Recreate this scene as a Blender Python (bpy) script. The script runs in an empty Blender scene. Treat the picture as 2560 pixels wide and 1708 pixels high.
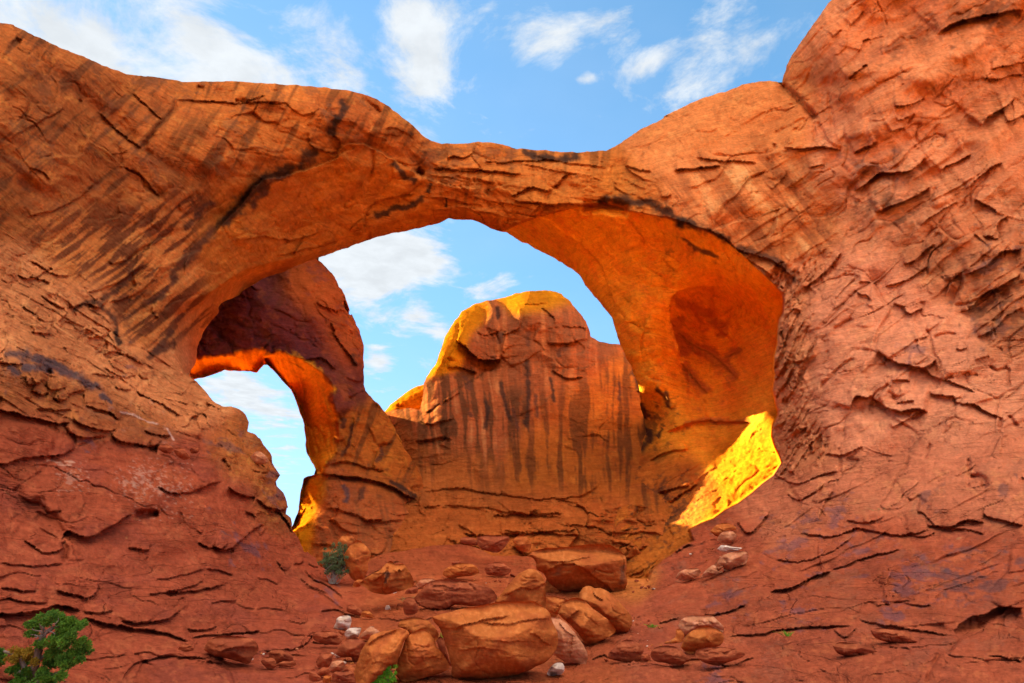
import bpy, math, random
import numpy as np

# ------------------------------------------------------------------ camera, sky, sun, exposure
scene = bpy.context.scene
PITCH = math.radians(21.6)
CAM = np.array([0.0, 0.0, 1.6])
FPX = 2560 * 20.0 / 36.0                       # focal length in units of the 2560 wide photograph
cam_data = bpy.data.cameras.new("camera")
cam_data.lens = 20.0
cam_data.sensor_width = 36.0
cam_data.clip_start = 0.1
cam_data.clip_end = 5000.0
cam = bpy.data.objects.new("camera", cam_data)
cam.location = CAM
cam.rotation_euler = (math.pi / 2 + PITCH, 0, 0)
scene.collection.objects.link(cam)
scene.camera = cam

scene.view_settings.view_transform = 'Standard'
scene.view_settings.look = 'None'
scene.view_settings.gamma = 1.0
scene.view_settings.exposure = 2.95

SUN = np.array([-0.66, 0.62, 0.37]); SUN = SUN / np.linalg.norm(SUN)
sun_el = math.asin(SUN[2]); sun_az = math.atan2(SUN[0], SUN[1])
sun_data = bpy.data.lights.new("sun", 'SUN')
sun_data.energy = 5.0
sun_data.angle = math.radians(0.5)
sun_data.color = (1.0, 0.82, 0.42)
sun = bpy.data.objects.new("sun", sun_data)
from mathutils import Vector
sun.rotation_euler = Vector(-SUN).to_track_quat('-Z', 'Y').to_euler()
sun.location = (0, 0, 120)
scene.collection.objects.link(sun)

CP, SP = math.cos(PITCH), math.sin(PITCH)
def pix_dir(u, v):
    x = (u - 1280.0) / FPX; y = (854.0 - v) / FPX
    return x, CP - y * SP, SP + y * CP          # world x, y, z for unit forward depth

# photograph measurements are noted in the pixels of several enlarged views; Z turns them into one scale
KZ = 900 / 2350.0
VIEWS = {'S': (0, 0, 1.0), 'P': (0, 0, 2560 / 2350.0), 'R1': (0, 0, KZ), 'R2': (830, 0, KZ), 'R3': (1660, 0, KZ), 'R4': (0, 554, KZ),
         'R5': (830, 554, KZ), 'R6': (1660, 554, KZ), 'R7': (0, 1108, KZ), 'R8': (1660, 1108, KZ),
         'R9': (400, 900, 700 / 2350.0), 'B1': (750, 1268, 660 / 2350.0), 'B2': (1250, 1300, 612 / 2350.0),
         'L1': (0, 850, 480 / 2350.0), 'L2': (400, 1180, 480 / 2350.0), 'B3': (780, 1500, 300 / 2350.0),
         'Q': (2000, 700, 560 / 2350.0)}
def Z(view, txt):
    ox, oy, k = VIEWS[view]
    a = np.array([float(t) for t in txt.replace(',', ' ').split()]).reshape(-1, 2)
    return a * k + np.array([ox, oy])
def ZZ(*args):
    return np.concatenate([Z(args[i], args[i + 1]) for i in range(0, len(args), 2)])

# ------------------------------------------------------------------ world: clear blue sky with drifting cloud
world = bpy.data.worlds.new("World")
scene.world = world
world.use_nodes = True
def build_world():
    nt = world.node_tree; nt.nodes.clear()
    N, L = nt.nodes, nt.links
    def node(t, **kw):
        n = N.new(t)
        for k, v in kw.items(): setattr(n, k, v)
        return n
    def setin(sock, v):
        if hasattr(v, 'is_output'): L.new(v, sock)
        else: sock.default_value = v
    def M(op, a, b=0.0, c=None, clamp=False):
        n = node('ShaderNodeMath', operation=op); n.use_clamp = clamp
        setin(n.inputs[0], a); setin(n.inputs[1], b)
        if c is not None: setin(n.inputs[2], c)
        return n.outputs[0]
    def DOT(a, vec):
        n = node('ShaderNodeVectorMath', operation='DOT_PRODUCT')
        L.new(a, n.inputs[0]); n.inputs[1].default_value = vec
        return n.outputs['Value']
    def smooth(x, lo, hi, a=0.0, b=1.0):
        n = node('ShaderNodeMapRange', interpolation_type='SMOOTHSTEP')
        setin(n.inputs['Value'], x)
        n.inputs['From Min'].default_value = lo; n.inputs['From Max'].default_value = hi
        n.inputs['To Min'].default_value = a; n.inputs['To Max'].default_value = b
        return n.outputs[0]
    out = node('ShaderNodeOutputWorld'); bg = node('ShaderNodeBackground')
    L.new(bg.outputs[0], out.inputs[0])
    sky = node('ShaderNodeTexSky', sky_type='NISHITA')
    sky.sun_disc = False; sky.sun_elevation = sun_el; sky.sun_rotation = sun_az % (2 * math.pi)
    sky.altitude = 1500; sky.air_density = 1.0; sky.dust_density = 0.1; sky.ozone_density = 1.5
    hs = node('ShaderNodeHueSaturation')
    hs.inputs['Saturation'].default_value = SKY_SAT; hs.inputs['Value'].default_value = SKY_VAL
    hs.inputs['Hue'].default_value = SKY_HUE
    L.new(sky.outputs[0], hs.inputs['Color'])
    # keep the glow round the low sun from washing out: each channel levels off
    lim = (2.05, 3.55, 6.0)
    add = node('ShaderNodeVectorMath', operation='ADD'); L.new(hs.outputs[0], add.inputs[0]); add.inputs[1].default_value = lim
    num = node('ShaderNodeVectorMath', operation='MULTIPLY'); L.new(hs.outputs[0], num.inputs[0]); num.inputs[1].default_value = lim
    skyc = node('ShaderNodeVectorMath', operation='DIVIDE'); L.new(num.outputs[0], skyc.inputs[0]); L.new(add.outputs[0], skyc.inputs[1])
    tc = node('ShaderNodeTexCoord'); d = tc.outputs['Generated']
    # flat cloud deck: position where the direction meets a plane overhead
    sep = node('ShaderNodeSeparateXYZ'); L.new(d, sep.inputs[0])
    zz = M('MAXIMUM', sep.outputs['Z'], 0.06)
    px = M('DIVIDE', sep.outputs['X'], zz); py = M('DIVIDE', sep.outputs['Y'], zz)
    comb = node('ShaderNodeCombineXYZ'); L.new(px, comb.inputs[0]); L.new(py, comb.inputs[1])
    def noise(scale, detail, rough, dist=0.0, off=(0, 0, 0), vec=None):
        mp = node('ShaderNodeMapping'); L.new(vec or comb.outputs[0], mp.inputs[0]); mp.inputs['Location'].default_value = off
        n = node('ShaderNodeTexNoise'); L.new(mp.outputs[0], n.inputs['Vector'])
        n.inputs['Scale'].default_value = scale; n.inputs['Detail'].default_value = detail
        n.inputs['Roughness'].default_value = rough; n.inputs['Distortion'].default_value = dist
        return n.outputs['Fac']
    n1 = noise(3.4, 10, 0.66, 0.5); n2 = noise(9.0, 6, 0.6, 0.2, (3.1, 7.7, 0))
    # separate cloud groups, each a soft ellipse around its own direction in the sky
    total = None
    for (u, v, su, sv, rot, s) in CLOUDS:
        x, y, z = pix_dir(u * 2560 / 2350.0, v * 2560 / 2350.0)
        c = Vector((x, y, z)).normalized()
        t1 = Vector((c.y, -c.x, 0)).normalized(); t2 = c.cross(t1) * -1.0
        if t2.z > 0: t2 = -t2
        r = math.radians(rot)
        a1 = (t1 * math.cos(r) + t2 * math.sin(r)) / (su / 1305.0)
        a2 = (-t1 * math.sin(r) + t2 * math.cos(r)) / (sv / 1305.0)
        da = DOT(d, a1); db = DOT(d, a2)
        e = M('POWER', 2.718, M('MULTIPLY', M('ADD', M('MULTIPLY', da, da), M('MULTIPLY', db, db)), -1.0))
        # the far side of the sphere mirrors these products: keep only the near side
        e = M('MULTIPLY', M('MULTIPLY', e, s), M('GREATER_THAN', DOT(d, c), 0.3))
        total = e if total is None else M('ADD', total, e)
    # unseen bright cloud bank, added overhead and behind the viewer as fill light
    sh = Vector((SUN[0], SUN[1], 0)).normalized()
    back = smooth(DOT(d, Vector((0.1, -0.5, 0.86)).normalized()), 0.5, 0.93)
    nn = M('ADD', M('MULTIPLY', M('SUBTRACT', n1, 0.5), 3.5), M('MULTIPLY', M('SUBTRACT', n2, 0.5), 0.75))
    dens = M('ADD', M('ADD', total, M('MULTIPLY', back, 1.3)), M('MULTIPLY', nn, 1.0))
    mask = smooth(dens, 0.25, 1.15)
    up = smooth(sep.outputs['Z'], -0.02, 0.05)
    mask = M('MULTIPLY', mask, up)
    thin = smooth(noise(0.8, 4, 0.6, 0.5, (9, 2, 0)), 0.35, 0.8, 0.0, 0.10)
    mask = M('MAXIMUM', mask, M('MULTIPLY', thin, up))
    mask = M('MULTIPLY', mask, 0.97)
    ccol = node('ShaderNodeMix', data_type='RGBA')
    setin(ccol.inputs[0], back)
    ccol.inputs[6].default_value = CLOUD_FRONT; ccol.inputs[7].default_value = CLOUD_FILL
    # cloud brightness varies with thickness
    br = smooth(n2, 0.2, 0.8, 0.86, 1.06)
    cm = node('ShaderNodeVectorMath', operation='SCALE'); L.new(ccol.outputs[2], cm.inputs[0]); L.new(br, cm.inputs[3])
    mix = node('ShaderNodeMix', data_type='RGBA')
    L.new(mask, mix.inputs[0]); L.new(skyc.outputs[0], mix.inputs[6]); L.new(cm.outputs[0], mix.inputs[7])
    L.new(mix.outputs[2], bg.inputs['Color'])
    bg.inputs['Strength'].default_value = 0.05
SKY_SAT, SKY_VAL, SKY_HUE = 1.2, 1.6, 0.487
CLOUD_FRONT = (2.3, 2.42, 2.52, 1)
CLOUD_FILL = (8.8, 8.0, 7.0, 1)
# (x, y, half width, half height, tilt, strength) of the cloud groups, in photograph pixels (2350 wide)
CLOUDS = [(300, 70, 420, 130, 15, .16), (80, 40, 220, 70, 0, .25), (1720, 150, 160, 110, -40, .2), (1330, 280, 220, 60, 0, .3), (820, 560, 120, 60, -10, .8), (640, 930, 120, 80, 0, .45), (1150, 40, 160, 40, 0, .35), (150, 110, 330, 90, 12, .85), (480, 110, 190, 90, 35, 1.0), (770, 140, 80, 60, 40, .9), (990, 150, 75, 130, 8, 1.1),
          (925, 35, 45, 40, 0, .8), (1265, 105, 70, 50, -10, .75), (1430, 90, 55, 75, 15, .8), (1490, 140, 60, 22, -25, .6), (1350, 182, 32, 18, 0, 1.0),
          (850, 640, 110, 90, 20, 1.1), (960, 600, 80, 60, -10, 1.0), (960, 720, 32, 28, 0, .9), (870, 830, 40, 32, 0, 1.1),
          (545, 895, 70, 42, 8, 1.2), (1140, 655, 55, 30, -18, .75), (1015, 760, 34, 34, -20, 1.0), (650, 955, 40, 8, 0, .5), (640, 1060, 60, 60, 0, .35), (1650, 60, 90, 60, -30, .35)]
build_world()

scene.cycles.max_bounces = 8
scene.cycles.diffuse_bounces = 6

# ------------------------------------------------------------------ numeric helpers
rng0 = np.random.RandomState(7)
PERM = rng0.permutation(256).astype(np.int64)
PERM = np.concatenate([PERM, PERM, PERM])
GA = rng0.rand(256) * 2 * np.pi
GX, GY = np.cos(GA), np.sin(GA)
RV = rng0.rand(256, 4)
def hsh(i, j, seed):
    return PERM[PERM[(i + seed * 37) & 255] + ((j + seed * 11) & 255)]
def perlin(x, y, seed=0):
    xi = np.floor(x).astype(np.int64); yi = np.floor(y).astype(np.int64)
    xf = x - xi; yf = y - yi
    sx = xf * xf * xf * (xf * (xf * 6 - 15) + 10); sy = yf * yf * yf * (yf * (yf * 6 - 15) + 10)
    def g(di, dj):
        h = hsh(xi + di, yi + dj, seed)
        return GX[h] * (xf - di) + GY[h] * (yf - dj)
    a = g(0, 0); b = g(1, 0); c = g(0, 1); e = g(1, 1)
    t = a + sx * (b - a); w = c + sx * (e - c)
    return (t + sy * (w - t)) * 1.45
def fbm(x, y, octv=4, seed=0, gain=0.5, lac=2.03):
    r = 0; a = 1.0; n = 0
    for o in range(octv):
        r = r + a * perlin(x + 13.7 * o, y - 7.3 * o, seed + o); n += a
        a *= gain; x = x * lac; y = y * lac
    return r / n * 1.5
def voro(x, y, seed=0, jit=0.95):
    xi = np.floor(x).astype(np.int64); yi = np.floor(y).astype(np.int64)
    f1 = np.full(x.shape, 9.0); f2 = np.full(x.shape, 9.0)
    hh = np.zeros(x.shape, np.int64); dx = np.zeros(x.shape); dy = np.zeros(x.shape)
    for di in (-1, 0, 1):
        for dj in (-1, 0, 1):
            h = hsh(xi + di, yi + dj, seed)
            cx = xi + di + 0.5 + (RV[h, 0] - 0.5) * jit - x
            cy = yi + dj + 0.5 + (RV[h, 1] - 0.5) * jit - y
            dd = np.sqrt(cx * cx + cy * cy)
            m = dd < f1
            f2 = np.where(m, f1, np.minimum(f2, dd))
            hh = np.where(m, h, hh); dx = np.where(m, cx, dx); dy = np.where(m, cy, dy)
            f1 = np.where(m, dd, f1)
    return f1, f2, hh, dx, dy
def sstep(x, a, b):
    t = np.clip((x - a) / (b - a), 0, 1)
    return t * t * (3 - 2 * t)
def tps(pts, vals, reg=1e-3):
    pts = np.asarray(pts, float) / 1000.0; vals = np.asarray(vals, float)
    n = len(pts)
    def K(r2): return 0.5 * r2 * np.log(r2 + 1e-12)
    d2 = ((pts[:, None, :] - pts[None, :, :]) ** 2).sum(2)
    A = np.zeros((n + 3, n + 3))
    A[:n, :n] = K(d2) + reg * np.eye(n)
    A[:n, n] = 1; A[:n, n + 1:] = pts
    A[n, :n] = 1; A[n + 1:, :n] = pts.T
    b = np.zeros(n + 3); b[:n] = vals
    w = np.linalg.solve(A, b)
    def f(u, v):
        u = np.asarray(u, float) / 1000.0; v = np.asarray(v, float) / 1000.0
        r = w[n] + w[n + 1] * u + w[n + 2] * v
        for i in range(n):
            r = r + w[i] * K((u - pts[i, 0]) ** 2 + (v - pts[i, 1]) ** 2)
        return r
    return f
def depth_field(rows, extra=None, reg=1e-3):
    pts = [(r[0] * 2560 / 2350.0, r[1] * 2560 / 2350.0) for r in rows]; vals = [1.0 / r[2] for r in rows]
    if extra is not None:
        pts += [(p[0], p[1]) for p in extra]; vals += [1.0 / p[2] for p in extra]
    f = tps(pts, vals, reg)
    return lambda u, v: 1.0 / np.clip(f(u, v), 1 / 120.0, 1 / 2.5)
def poly_sd(u, v, poly):
    """signed distance to a closed outline, positive inside"""
    u = np.asarray(u, float); v = np.asarray(v, float)
    best = np.full(u.shape, 1e18); inside = np.zeros(u.shape, bool)
    n = len(poly)
    for i in range(n):
        x0, y0 = poly[i]; x1, y1 = poly[(i + 1) % n]
        ex, ey = x1 - x0, y1 - y0
        L2 = ex * ex + ey * ey
        if L2 < 1e-9: continue
        t = np.clip(((u - x0) * ex + (v - y0) * ey) / L2, 0, 1)
        d2 = (u - x0 - t * ex) ** 2 + (v - y0 - t * ey) ** 2
        np.minimum(best, d2, out=best)
        if abs(ey) > 1e-9:
            c = ((y0 > v) != (y1 > v)) & (u < (x1 - x0) * (v - y0) / ey + x0)
            inside ^= c
    return np.where(inside, 1, -1) * np.sqrt(best)
def line_sd(u, v, pts):
    """distance to an open line, its side (positive = right hand when walking, i.e. below for left-to-right) and position 0..1"""
    seg = np.sqrt(((pts[1:] - pts[:-1]) ** 2).sum(1)); cum = np.concatenate([[0], np.cumsum(seg)]); tot = cum[-1]
    best = np.full(u.shape, 1e18); side = np.ones(u.shape); par = np.zeros(u.shape)
    for i in range(len(pts) - 1):
        x0, y0 = pts[i]; ex, ey = pts[i + 1] - pts[i]
        L2 = ex * ex + ey * ey
        if L2 < 1e-9: continue
        t = np.clip(((u - x0) * ex + (v - y0) * ey) / L2, 0, 1)
        d2 = (u - x0 - t * ex) ** 2 + (v - y0 - t * ey) ** 2
        m = d2 < best
        cr = ex * (v - y0) - ey * (u - x0)
        best = np.where(m, d2, best); side = np.where(m, np.sign(cr), side)
        par = np.where(m, (cum[i] + t * seg[i]) / tot, par)
    return np.sqrt(best), side, par, tot
def catmull(p, k=6):
    p = np.asarray(p, float)
    if len(p) < 3: return p
    q = np.vstack([2 * p[0] - p[1], p, 2 * p[-1] - p[-2]]); out = []
    for i in range(1, len(q) - 2):
        for t in np.linspace(0, 1, k, endpoint=False):
            a, b, c, d = q[i - 1], q[i], q[i + 1], q[i + 2]
            out.append(0.5 * ((2 * b) + (c - a) * t + (2 * a - 5 * b + 4 * c - d) * t * t + (3 * b - a - 3 * c + d) * t ** 3))
    out.append(p[-1])
    return np.array(out)

# ------------------------------------------------------------------ rock surfaces
def axis(lo, hi, step, flo, fhi, grow=1.22):
    core = np.arange(flo, fhi + step * .5, step)
    L = []; x = core[0]; s = step
    while x > lo: s = min(s * grow, 60); x -= s; L.append(x)
    R = []; x = core[-1]; s = step
    while x < hi: s = min(s * grow, 60); x += s; R.append(x)
    return np.concatenate([np.array(L[::-1]), core, np.array(R)])

class Sheet:
    """one rock face: a fine skin with its own distance at every point, closed behind by a rough back"""
    def __init__(s, ua, va, sdf, depth, rim_w=40.0, rim_k=1.0, edge_noise=1.6, seed=0):
        s.ua, s.va = ua, va
        U, V = np.meshgrid(ua, va)
        s.sdf, s.depth, s.rim_w, s.rim_k, s.seed = sdf, depth, rim_w, rim_k, seed
        sd = sdf(U, V) + edge_noise * (fbm(U / 26, V / 26, 4, seed + 5) * 1.6 + perlin(U / 90, V / 90, seed + 9) * 1.5)
        gu = np.gradient(sd, axis=1) / np.gradient(ua)[None, :]
        gv = np.gradient(sd, axis=0) / np.gradient(va)[:, None]
        gl = np.sqrt(gu * gu + gv * gv) + 1e-6
        inside = sd > 0
        cell = inside[:-1, :-1] | inside[1:, :-1] | inside[:-1, 1:] | inside[1:, 1:]
        mv = (sd < 0)
        st = np.maximum(np.gradient(ua)[None, :], np.gradient(va)[:, None])
        amt = np.clip(-sd, 0, 4 * st)
        s.U = np.where(mv, U + gu / gl * amt, U); s.V = np.where(mv, V + gv / gl * amt, V)
        s.sd = np.maximum(sd, 0); s.cell = cell
        s.out = np.zeros(U.shape); s.col = np.zeros(U.shape + (3,)); s.rough = np.zeros(U.shape)
        s.D = depth(s.U, s.V)
        s.wu = perlin(U / 40, V / 40, seed + 21) * 3.6 + perlin(U / 13, V / 13, seed + 22) * 1.6 + perlin(U / 5.5, V / 5.5, seed + 25) * .9
        s.wv = perlin(U / 40, V / 40, seed + 23) * 3.6 + perlin(U / 13, V / 13, seed + 24) * 1.6 + perlin(U / 5.5, V / 5.5, seed + 26) * .9
    def win(s, pts, m):
        a = max(0, np.searchsorted(s.ua, pts[:, 0].min() - m) - 1); b = min(len(s.ua), np.searchsorted(s.ua, pts[:, 0].max() + m) + 1)
        c = max(0, np.searchsorted(s.va, pts[:, 1].min() - m) - 1); d = min(len(s.va), np.searchsorted(s.va, pts[:, 1].max() + m) + 1)
        return (slice(c, d), slice(a, b))
    def _line(s, pts, m, jag):
        w = s.win(pts, m)
        u = s.U[w] + s.wu[w] * jag; v = s.V[w] + s.wv[w] * jag
        if u.size == 0: return None
        d, side, par, tot = line_sd(u, v, catmull(pts, 4))
        return w, d, side, par
    def ledge(s, view, txt, amp, up=40, dn=10, jag=1.0, taper=.12, flip=False):
        """a shelf whose lip follows the line: proud above it, cut back below it"""
        pts = Z(view, txt)
        r = s._line(pts, 3.2 * max(up, dn) + 12, jag)
        if r is None: return
        w, d, side, par = r
        if flip: side = -side
        tp = sstep(par, -1e-6, taper) * sstep(1 - par, -1e-6, taper)
        ab = np.where(side <= 0, np.exp(-d / up), 0); be = np.where(side > 0, np.exp(-d / dn), 0)
        s.out[w] += amp * tp * (ab * 0.75 - be * 0.55)
    def crack(s, view, txt, amp=7, wd=3.2, jag=1.0, taper=.1):
        pts = Z(view, txt)
        r = s._line(pts, 5 * wd + 12, jag)
        if r is None: return
        w, d, side, par = r
        tp = sstep(par, -1e-6, taper) * sstep(1 - par, -1e-6, taper)
        s.out[w] -= amp * tp * np.exp(-(d / wd) ** 2)
    def bulge(s, view, cx, cy, rx, ry, rot, amp, pw=1.0):
        c = Z(view, "%f,%f" % (cx, cy))[0]; k = VIEWS[view][2]; rx *= k; ry *= k
        R = max(rx, ry)
        w = s.win(np.array([c]), R * 1.9)
        t = math.radians(rot)
        du = s.U[w] + s.wu[w] - c[0]; dv = s.V[w] + s.wv[w] - c[1]
        a = (du * math.cos(t) + dv * math.sin(t)) / rx; b = (-du * math.sin(t) + dv * math.cos(t)) / ry
        s.out[w] += amp * np.exp(-(a * a + b * b) ** pw)
    def stain(s, view, txt, col, wd=12, k=.9, jag=2.0, taper=.12, rag=.6, sc=28):
        """a mineral streak or band, or painted crevice shade, ragged along its edges"""
        pts = Z(view, txt)
        r = s._line(pts, 4 * wd + 12, jag)
        if r is None: return
        w, d, side, par = r
        tp = sstep(par, -1e-6, taper) * sstep(1 - par, -1e-6, taper)
        n = fbm(s.U[w] / sc, s.V[w] / sc, 4, 77)
        m = sstep(tp * np.exp(-(d / wd) ** 2) + rag * n * .8, .1, .95) * k
        s.col[w] = s.col[w] * (1 - m[..., None]) + np.array(col) * m[..., None]
    def patch(s, view, cx, cy, rx, ry, rot, col, k=.9, rag=.8, sc=24, lo=.3, hi=.55):
        c = Z(view, "%f,%f" % (cx, cy))[0]; kk = VIEWS[view][2]; rx *= kk; ry *= kk
        w = s.win(np.array([c]), max(rx, ry) * 1.8)
        t = math.radians(rot)
        du = s.U[w] + s.wu[w] - c[0]; dv = s.V[w] + s.wv[w] - c[1]
        a = (du * math.cos(t) + dv * math.sin(t)) / rx; b = (-du * math.sin(t) + dv * math.cos(t)) / ry
        n = fbm((du * math.cos(t) + dv * math.sin(t)) / (sc * 1.8), (-du * math.sin(t) + dv * math.cos(t)) / sc, 5, int(abs(cx + cy)) % 97)
        m = sstep(np.exp(-(a * a + b * b)) + rag * n * .6, lo, hi) * k
        s.col[w] = s.col[w] * (1 - m[..., None]) + np.array(col) * m[..., None]
    def finish(s):
        q = np.clip(s.sd / s.rim_w, 0, 1)
        if callable(s.rim_k): rk = s.rim_k(s.U, s.V)
        else: rk = s.rim_k
        s.Df = s.D * (1 + rk * s.rim_w * (1 - np.sqrt(np.clip(1 - (1 - q) ** 2, 0, 1))) / FPX) - s.out * s.D / FPX
    def points(s, U, V, D):
        x, y, z = pix_dir(U, V)
        return np.stack([x * D + CAM[0], y * D + CAM[1], z * D + CAM[2]], -1)

AMP = 2.6
LAMP = 1.45
TINT = np.array([.98, .88, .47])
def style_mix(U, V, styles):
    """soft weights of the rock types over the face"""
    W = []
    for st in styles:
        w = np.zeros(U.shape)
        for (x, y, r) in st['at']:
            k = 2560 / 2350.0
            w = w + np.exp(-(((U - x * k) ** 2 + (V - y * k) ** 2) / (r * k) ** 2))
        W.append(w * st.get('gain', 1) + 1e-9 * st.get('base', 1))
    T = sum(W)
    # wander the borders so that no blend is a straight fade
    W = [np.power(w / T, 2.2) for w in W]; T = sum(W)
    return [w / T for w in W]

def rock_style(sh, styles, zone=None):
    U, V = sh.U, sh.V
    uw = U + 40 * perlin(U / 150, V / 150, 301); vw = V + 40 * perlin(U / 150, V / 150, 302)
    W = style_mix(uw, vw, styles)
    if zone is not None:                 # rock types and painted glow of a hollow stay inside it
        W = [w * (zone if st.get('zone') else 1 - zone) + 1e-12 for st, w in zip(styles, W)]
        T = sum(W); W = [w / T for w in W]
    fine_a = fbm(U / 7.0, V / 7.0, 3, 311, .65)
    for i, (st, w) in enumerate(zip(styles, W)):
        m = w > 0.004
        if not m.any(): continue
        u = U[m]; v = V[m]; ww = w[m]; sd = 400 + i * 17
        th = math.radians(st.get('th', 0)); c, s_ = math.cos(th), math.sin(th)
        a0 = u * c + v * s_; b0 = -u * s_ + v * c
        a = a0 + 22 * perlin(u / 95, v / 95, sd); b = b0 + st.get('wob', 9) * fbm(u / 120, v / 120, 3, sd + 1)
        out = st.get('bulge', 6) * (1.9 * fbm(a / 300, b / 150, 2, sd + 2) + .55 * fbm(a / 85, b / 50, 2, sd + 22))
        L = st.get('ledge', 0)
        if L:
            for (wl, la, ln) in ((st.get('lw', 40), 1.0, 280), (st.get('lw', 40) * .37, .2, 170)):
                t = b / wl + .55 * perlin(a / (ln * 1.3), b / (ln * .7), sd + 3)
                idn = np.floor(t); fr = t - idn
                on = sstep(perlin(a / ln + idn * 7.31, idn * 3.77 + .5, sd + 4), -.05, .4)
                out = out + L * la * on * (np.power(fr, 1.6) * (1 - sstep(fr, .93, 1.0)) - .25)
        Fa = st.get('facet', 0)
        if Fa:
            for (fw, fa, an) in ((st.get('fw', 60), 1.0, st.get('asp', 1.9)), (st.get('fw', 60) * .42, .32, st.get('asp', 1.9) * .8)):
                wa = a + fw * .35 * perlin(u / fw * 1.3, v / fw * 1.3, sd + 31); wb = b + fw * .22 * perlin(u / fw * 1.3, v / fw * 1.3, sd + 32)
                f1, f2, h, dx, dy = voro(wa / (fw * an), wb / fw, sd + 5)
                r = RV[h]
                on = sstep(perlin(u / (fw * 3.2), v / (fw * 3.2), sd + 33), -.45, .45)
                blk = (r[:, 1] - .5) * 1.4 + (r[:, 2] - .5) * dx * 4.5 + (r[:, 3] - .35) * dy * 4.0
                edge = sstep(f2 - f1, 0.0, .10)
                out = out + Fa * fa * on * (blk * sstep(f2 - f1, .0, .05) - .55 * (1 - edge))
        C = st.get('crk', 0)
        if C:
            for (cw, ca) in ((st.get('cw', 80), 1.0), (st.get('cw', 80) * .45, .55)):
                rd = np.abs(perlin(a / (cw * 4.2), b / (cw * .9), sd + 6) + .10 * perlin(a / (cw * .4), b / (cw * .3), sd + 16))
                on = sstep(perlin(a / (cw * 1.7), b / (cw * 1.3), sd + 7), .0, .35)
                out = out - C * ca * on * (1 - sstep(rd, 0.0, .045))
        R = st.get('rough', 1.0)
        out = out + R * (1.3 * fbm(a / 46, b / 24, 3, sd + 8) + .6 * fbm(a / 15, b / 8, 3, sd + 9) * (.3 + sstep(perlin(u / 110, v / 110, sd + 41), -.2, .5)))
        P = st.get('pits', 0)
        if P:
            f1, f2, h, dx, dy = voro(a / 26, b / 15, sd + 10)
            out = out - P * (RV[h, 1] > .8) * (1 - sstep(f1, .08, .32))
        sh.out[m] += ww * out * AMP
        # colour of the bare stone, its weathering rind and running stains
        c1 = np.array(st['c1']); c2 = np.array(st.get('c2', st['c1'])); c3 = np.array(st.get('c3', st['c1']))
        n1 = fbm(a / 170, b / 80, 4, sd + 11)[:, None]; n2 = fbm(a / 60, b / 34, 4, sd + 12, .58)[:, None]; n3 = fbm(u / 17, v / 14, 4, sd + 13, .6)[:, None]
        col = c1 + (c2 - c1) * sstep(n1 + .5 * n2, -.1, .55)
        col = col + (c3 - col) * (sstep(n2 + .45 * n3 - .3 * n1, .18, .55) * st.get('k3', .6))
        S = st.get('streak', 0)
        if S:
            t2 = math.radians(st.get('sth', 90)); cs, ss = math.cos(t2), math.sin(t2)
            al = u * cs + v * ss; ac = -u * ss + v * cs
            ac = ac + 9 * perlin(al / 120, ac / 60, sd + 14)
            sw = st.get('sw', 26)
            n = fbm(ac / sw, al / (sw * st.get('sl', 13)), 3, sd + 15) + .45 * perlin(u / 70, v / 70, sd + 18) + .22 * fbm(ac / 7, al / 90, 2, sd + 17) + .25 * n3[:, 0]
            k = sstep(n, st.get('slo', .02), st.get('shi', .5)) * S
            col = col + (np.array(st.get('sc', (.1, .04, .03))) - col) * k[:, None]
            kp = sstep(-n, .25, .75) * st.get('pale', 0)
            col = col + (np.array(st.get('pc', (.7, .32, .18))) - col) * kp[:, None]
        Vn = st.get('var', 0)
        if Vn:
            k = sstep(fbm(a / 120, b / 70, 5, sd + 19, .6) + .35 * n3[:, 0], .25, .42) * Vn
            col = col + (np.array(st.get('vc', (.13, .065, .07))) - col) * k[:, None]
        col = col * (1 + .2 * n3 + .14 * fine_a[m][:, None])
        Wt = st.get('white', 0)
        if Wt:
            k = sstep(fbm(a / 50, b / 16, 5, sd + 20, .65), .5, .72) * sstep(perlin(u / 130, v / 130, sd + 21), .1, .5) * Wt
            col = col + (np.array([.62, .38, .28]) - col) * k[:, None]
        sh.col[m] += ww[:, None] * col * TINT

def make_mesh(name, verts, faces, cols, mat, smooth=True):
    me = bpy.data.meshes.new(name)
    me.vertices.add(len(verts)); me.vertices.foreach_set('co', np.asarray(verts, np.float32).ravel())
    k = faces.shape[1]
    me.loops.add(faces.size); me.loops.foreach_set('vertex_index', faces.astype(np.int32).ravel())
    me.polygons.add(len(faces))
    me.polygons.foreach_set('loop_start', np.arange(0, faces.size, k, dtype=np.int32))
    me.polygons.foreach_set('loop_total', np.full(len(faces), k, np.int32))
    me.polygons.foreach_set('use_smooth', np.full(len(faces), smooth, bool))
    me.update(calc_edges=True)
    if cols is not None:
        at = me.color_attributes.new('Stone', 'FLOAT_COLOR', 'POINT')
        c4 = np.ones((len(verts), 4), np.float32); c4[:, :3] = np.clip(cols, .004, .95)
        at.data.foreach_set('color', c4.ravel())
    me.materials.append(mat)
    me.validate()
    return me
def put(name, me, label=None, cat=None, group=None, kind=None, parent=None):
    o = bpy.data.objects.new(name, me); scene.collection.objects.link(o)
    if label: o['label'] = label
    if cat: o['category'] = cat
    if group: o['group'] = group
    if kind: o['kind'] = kind
    if parent: o.parent = parent
    return o

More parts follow.
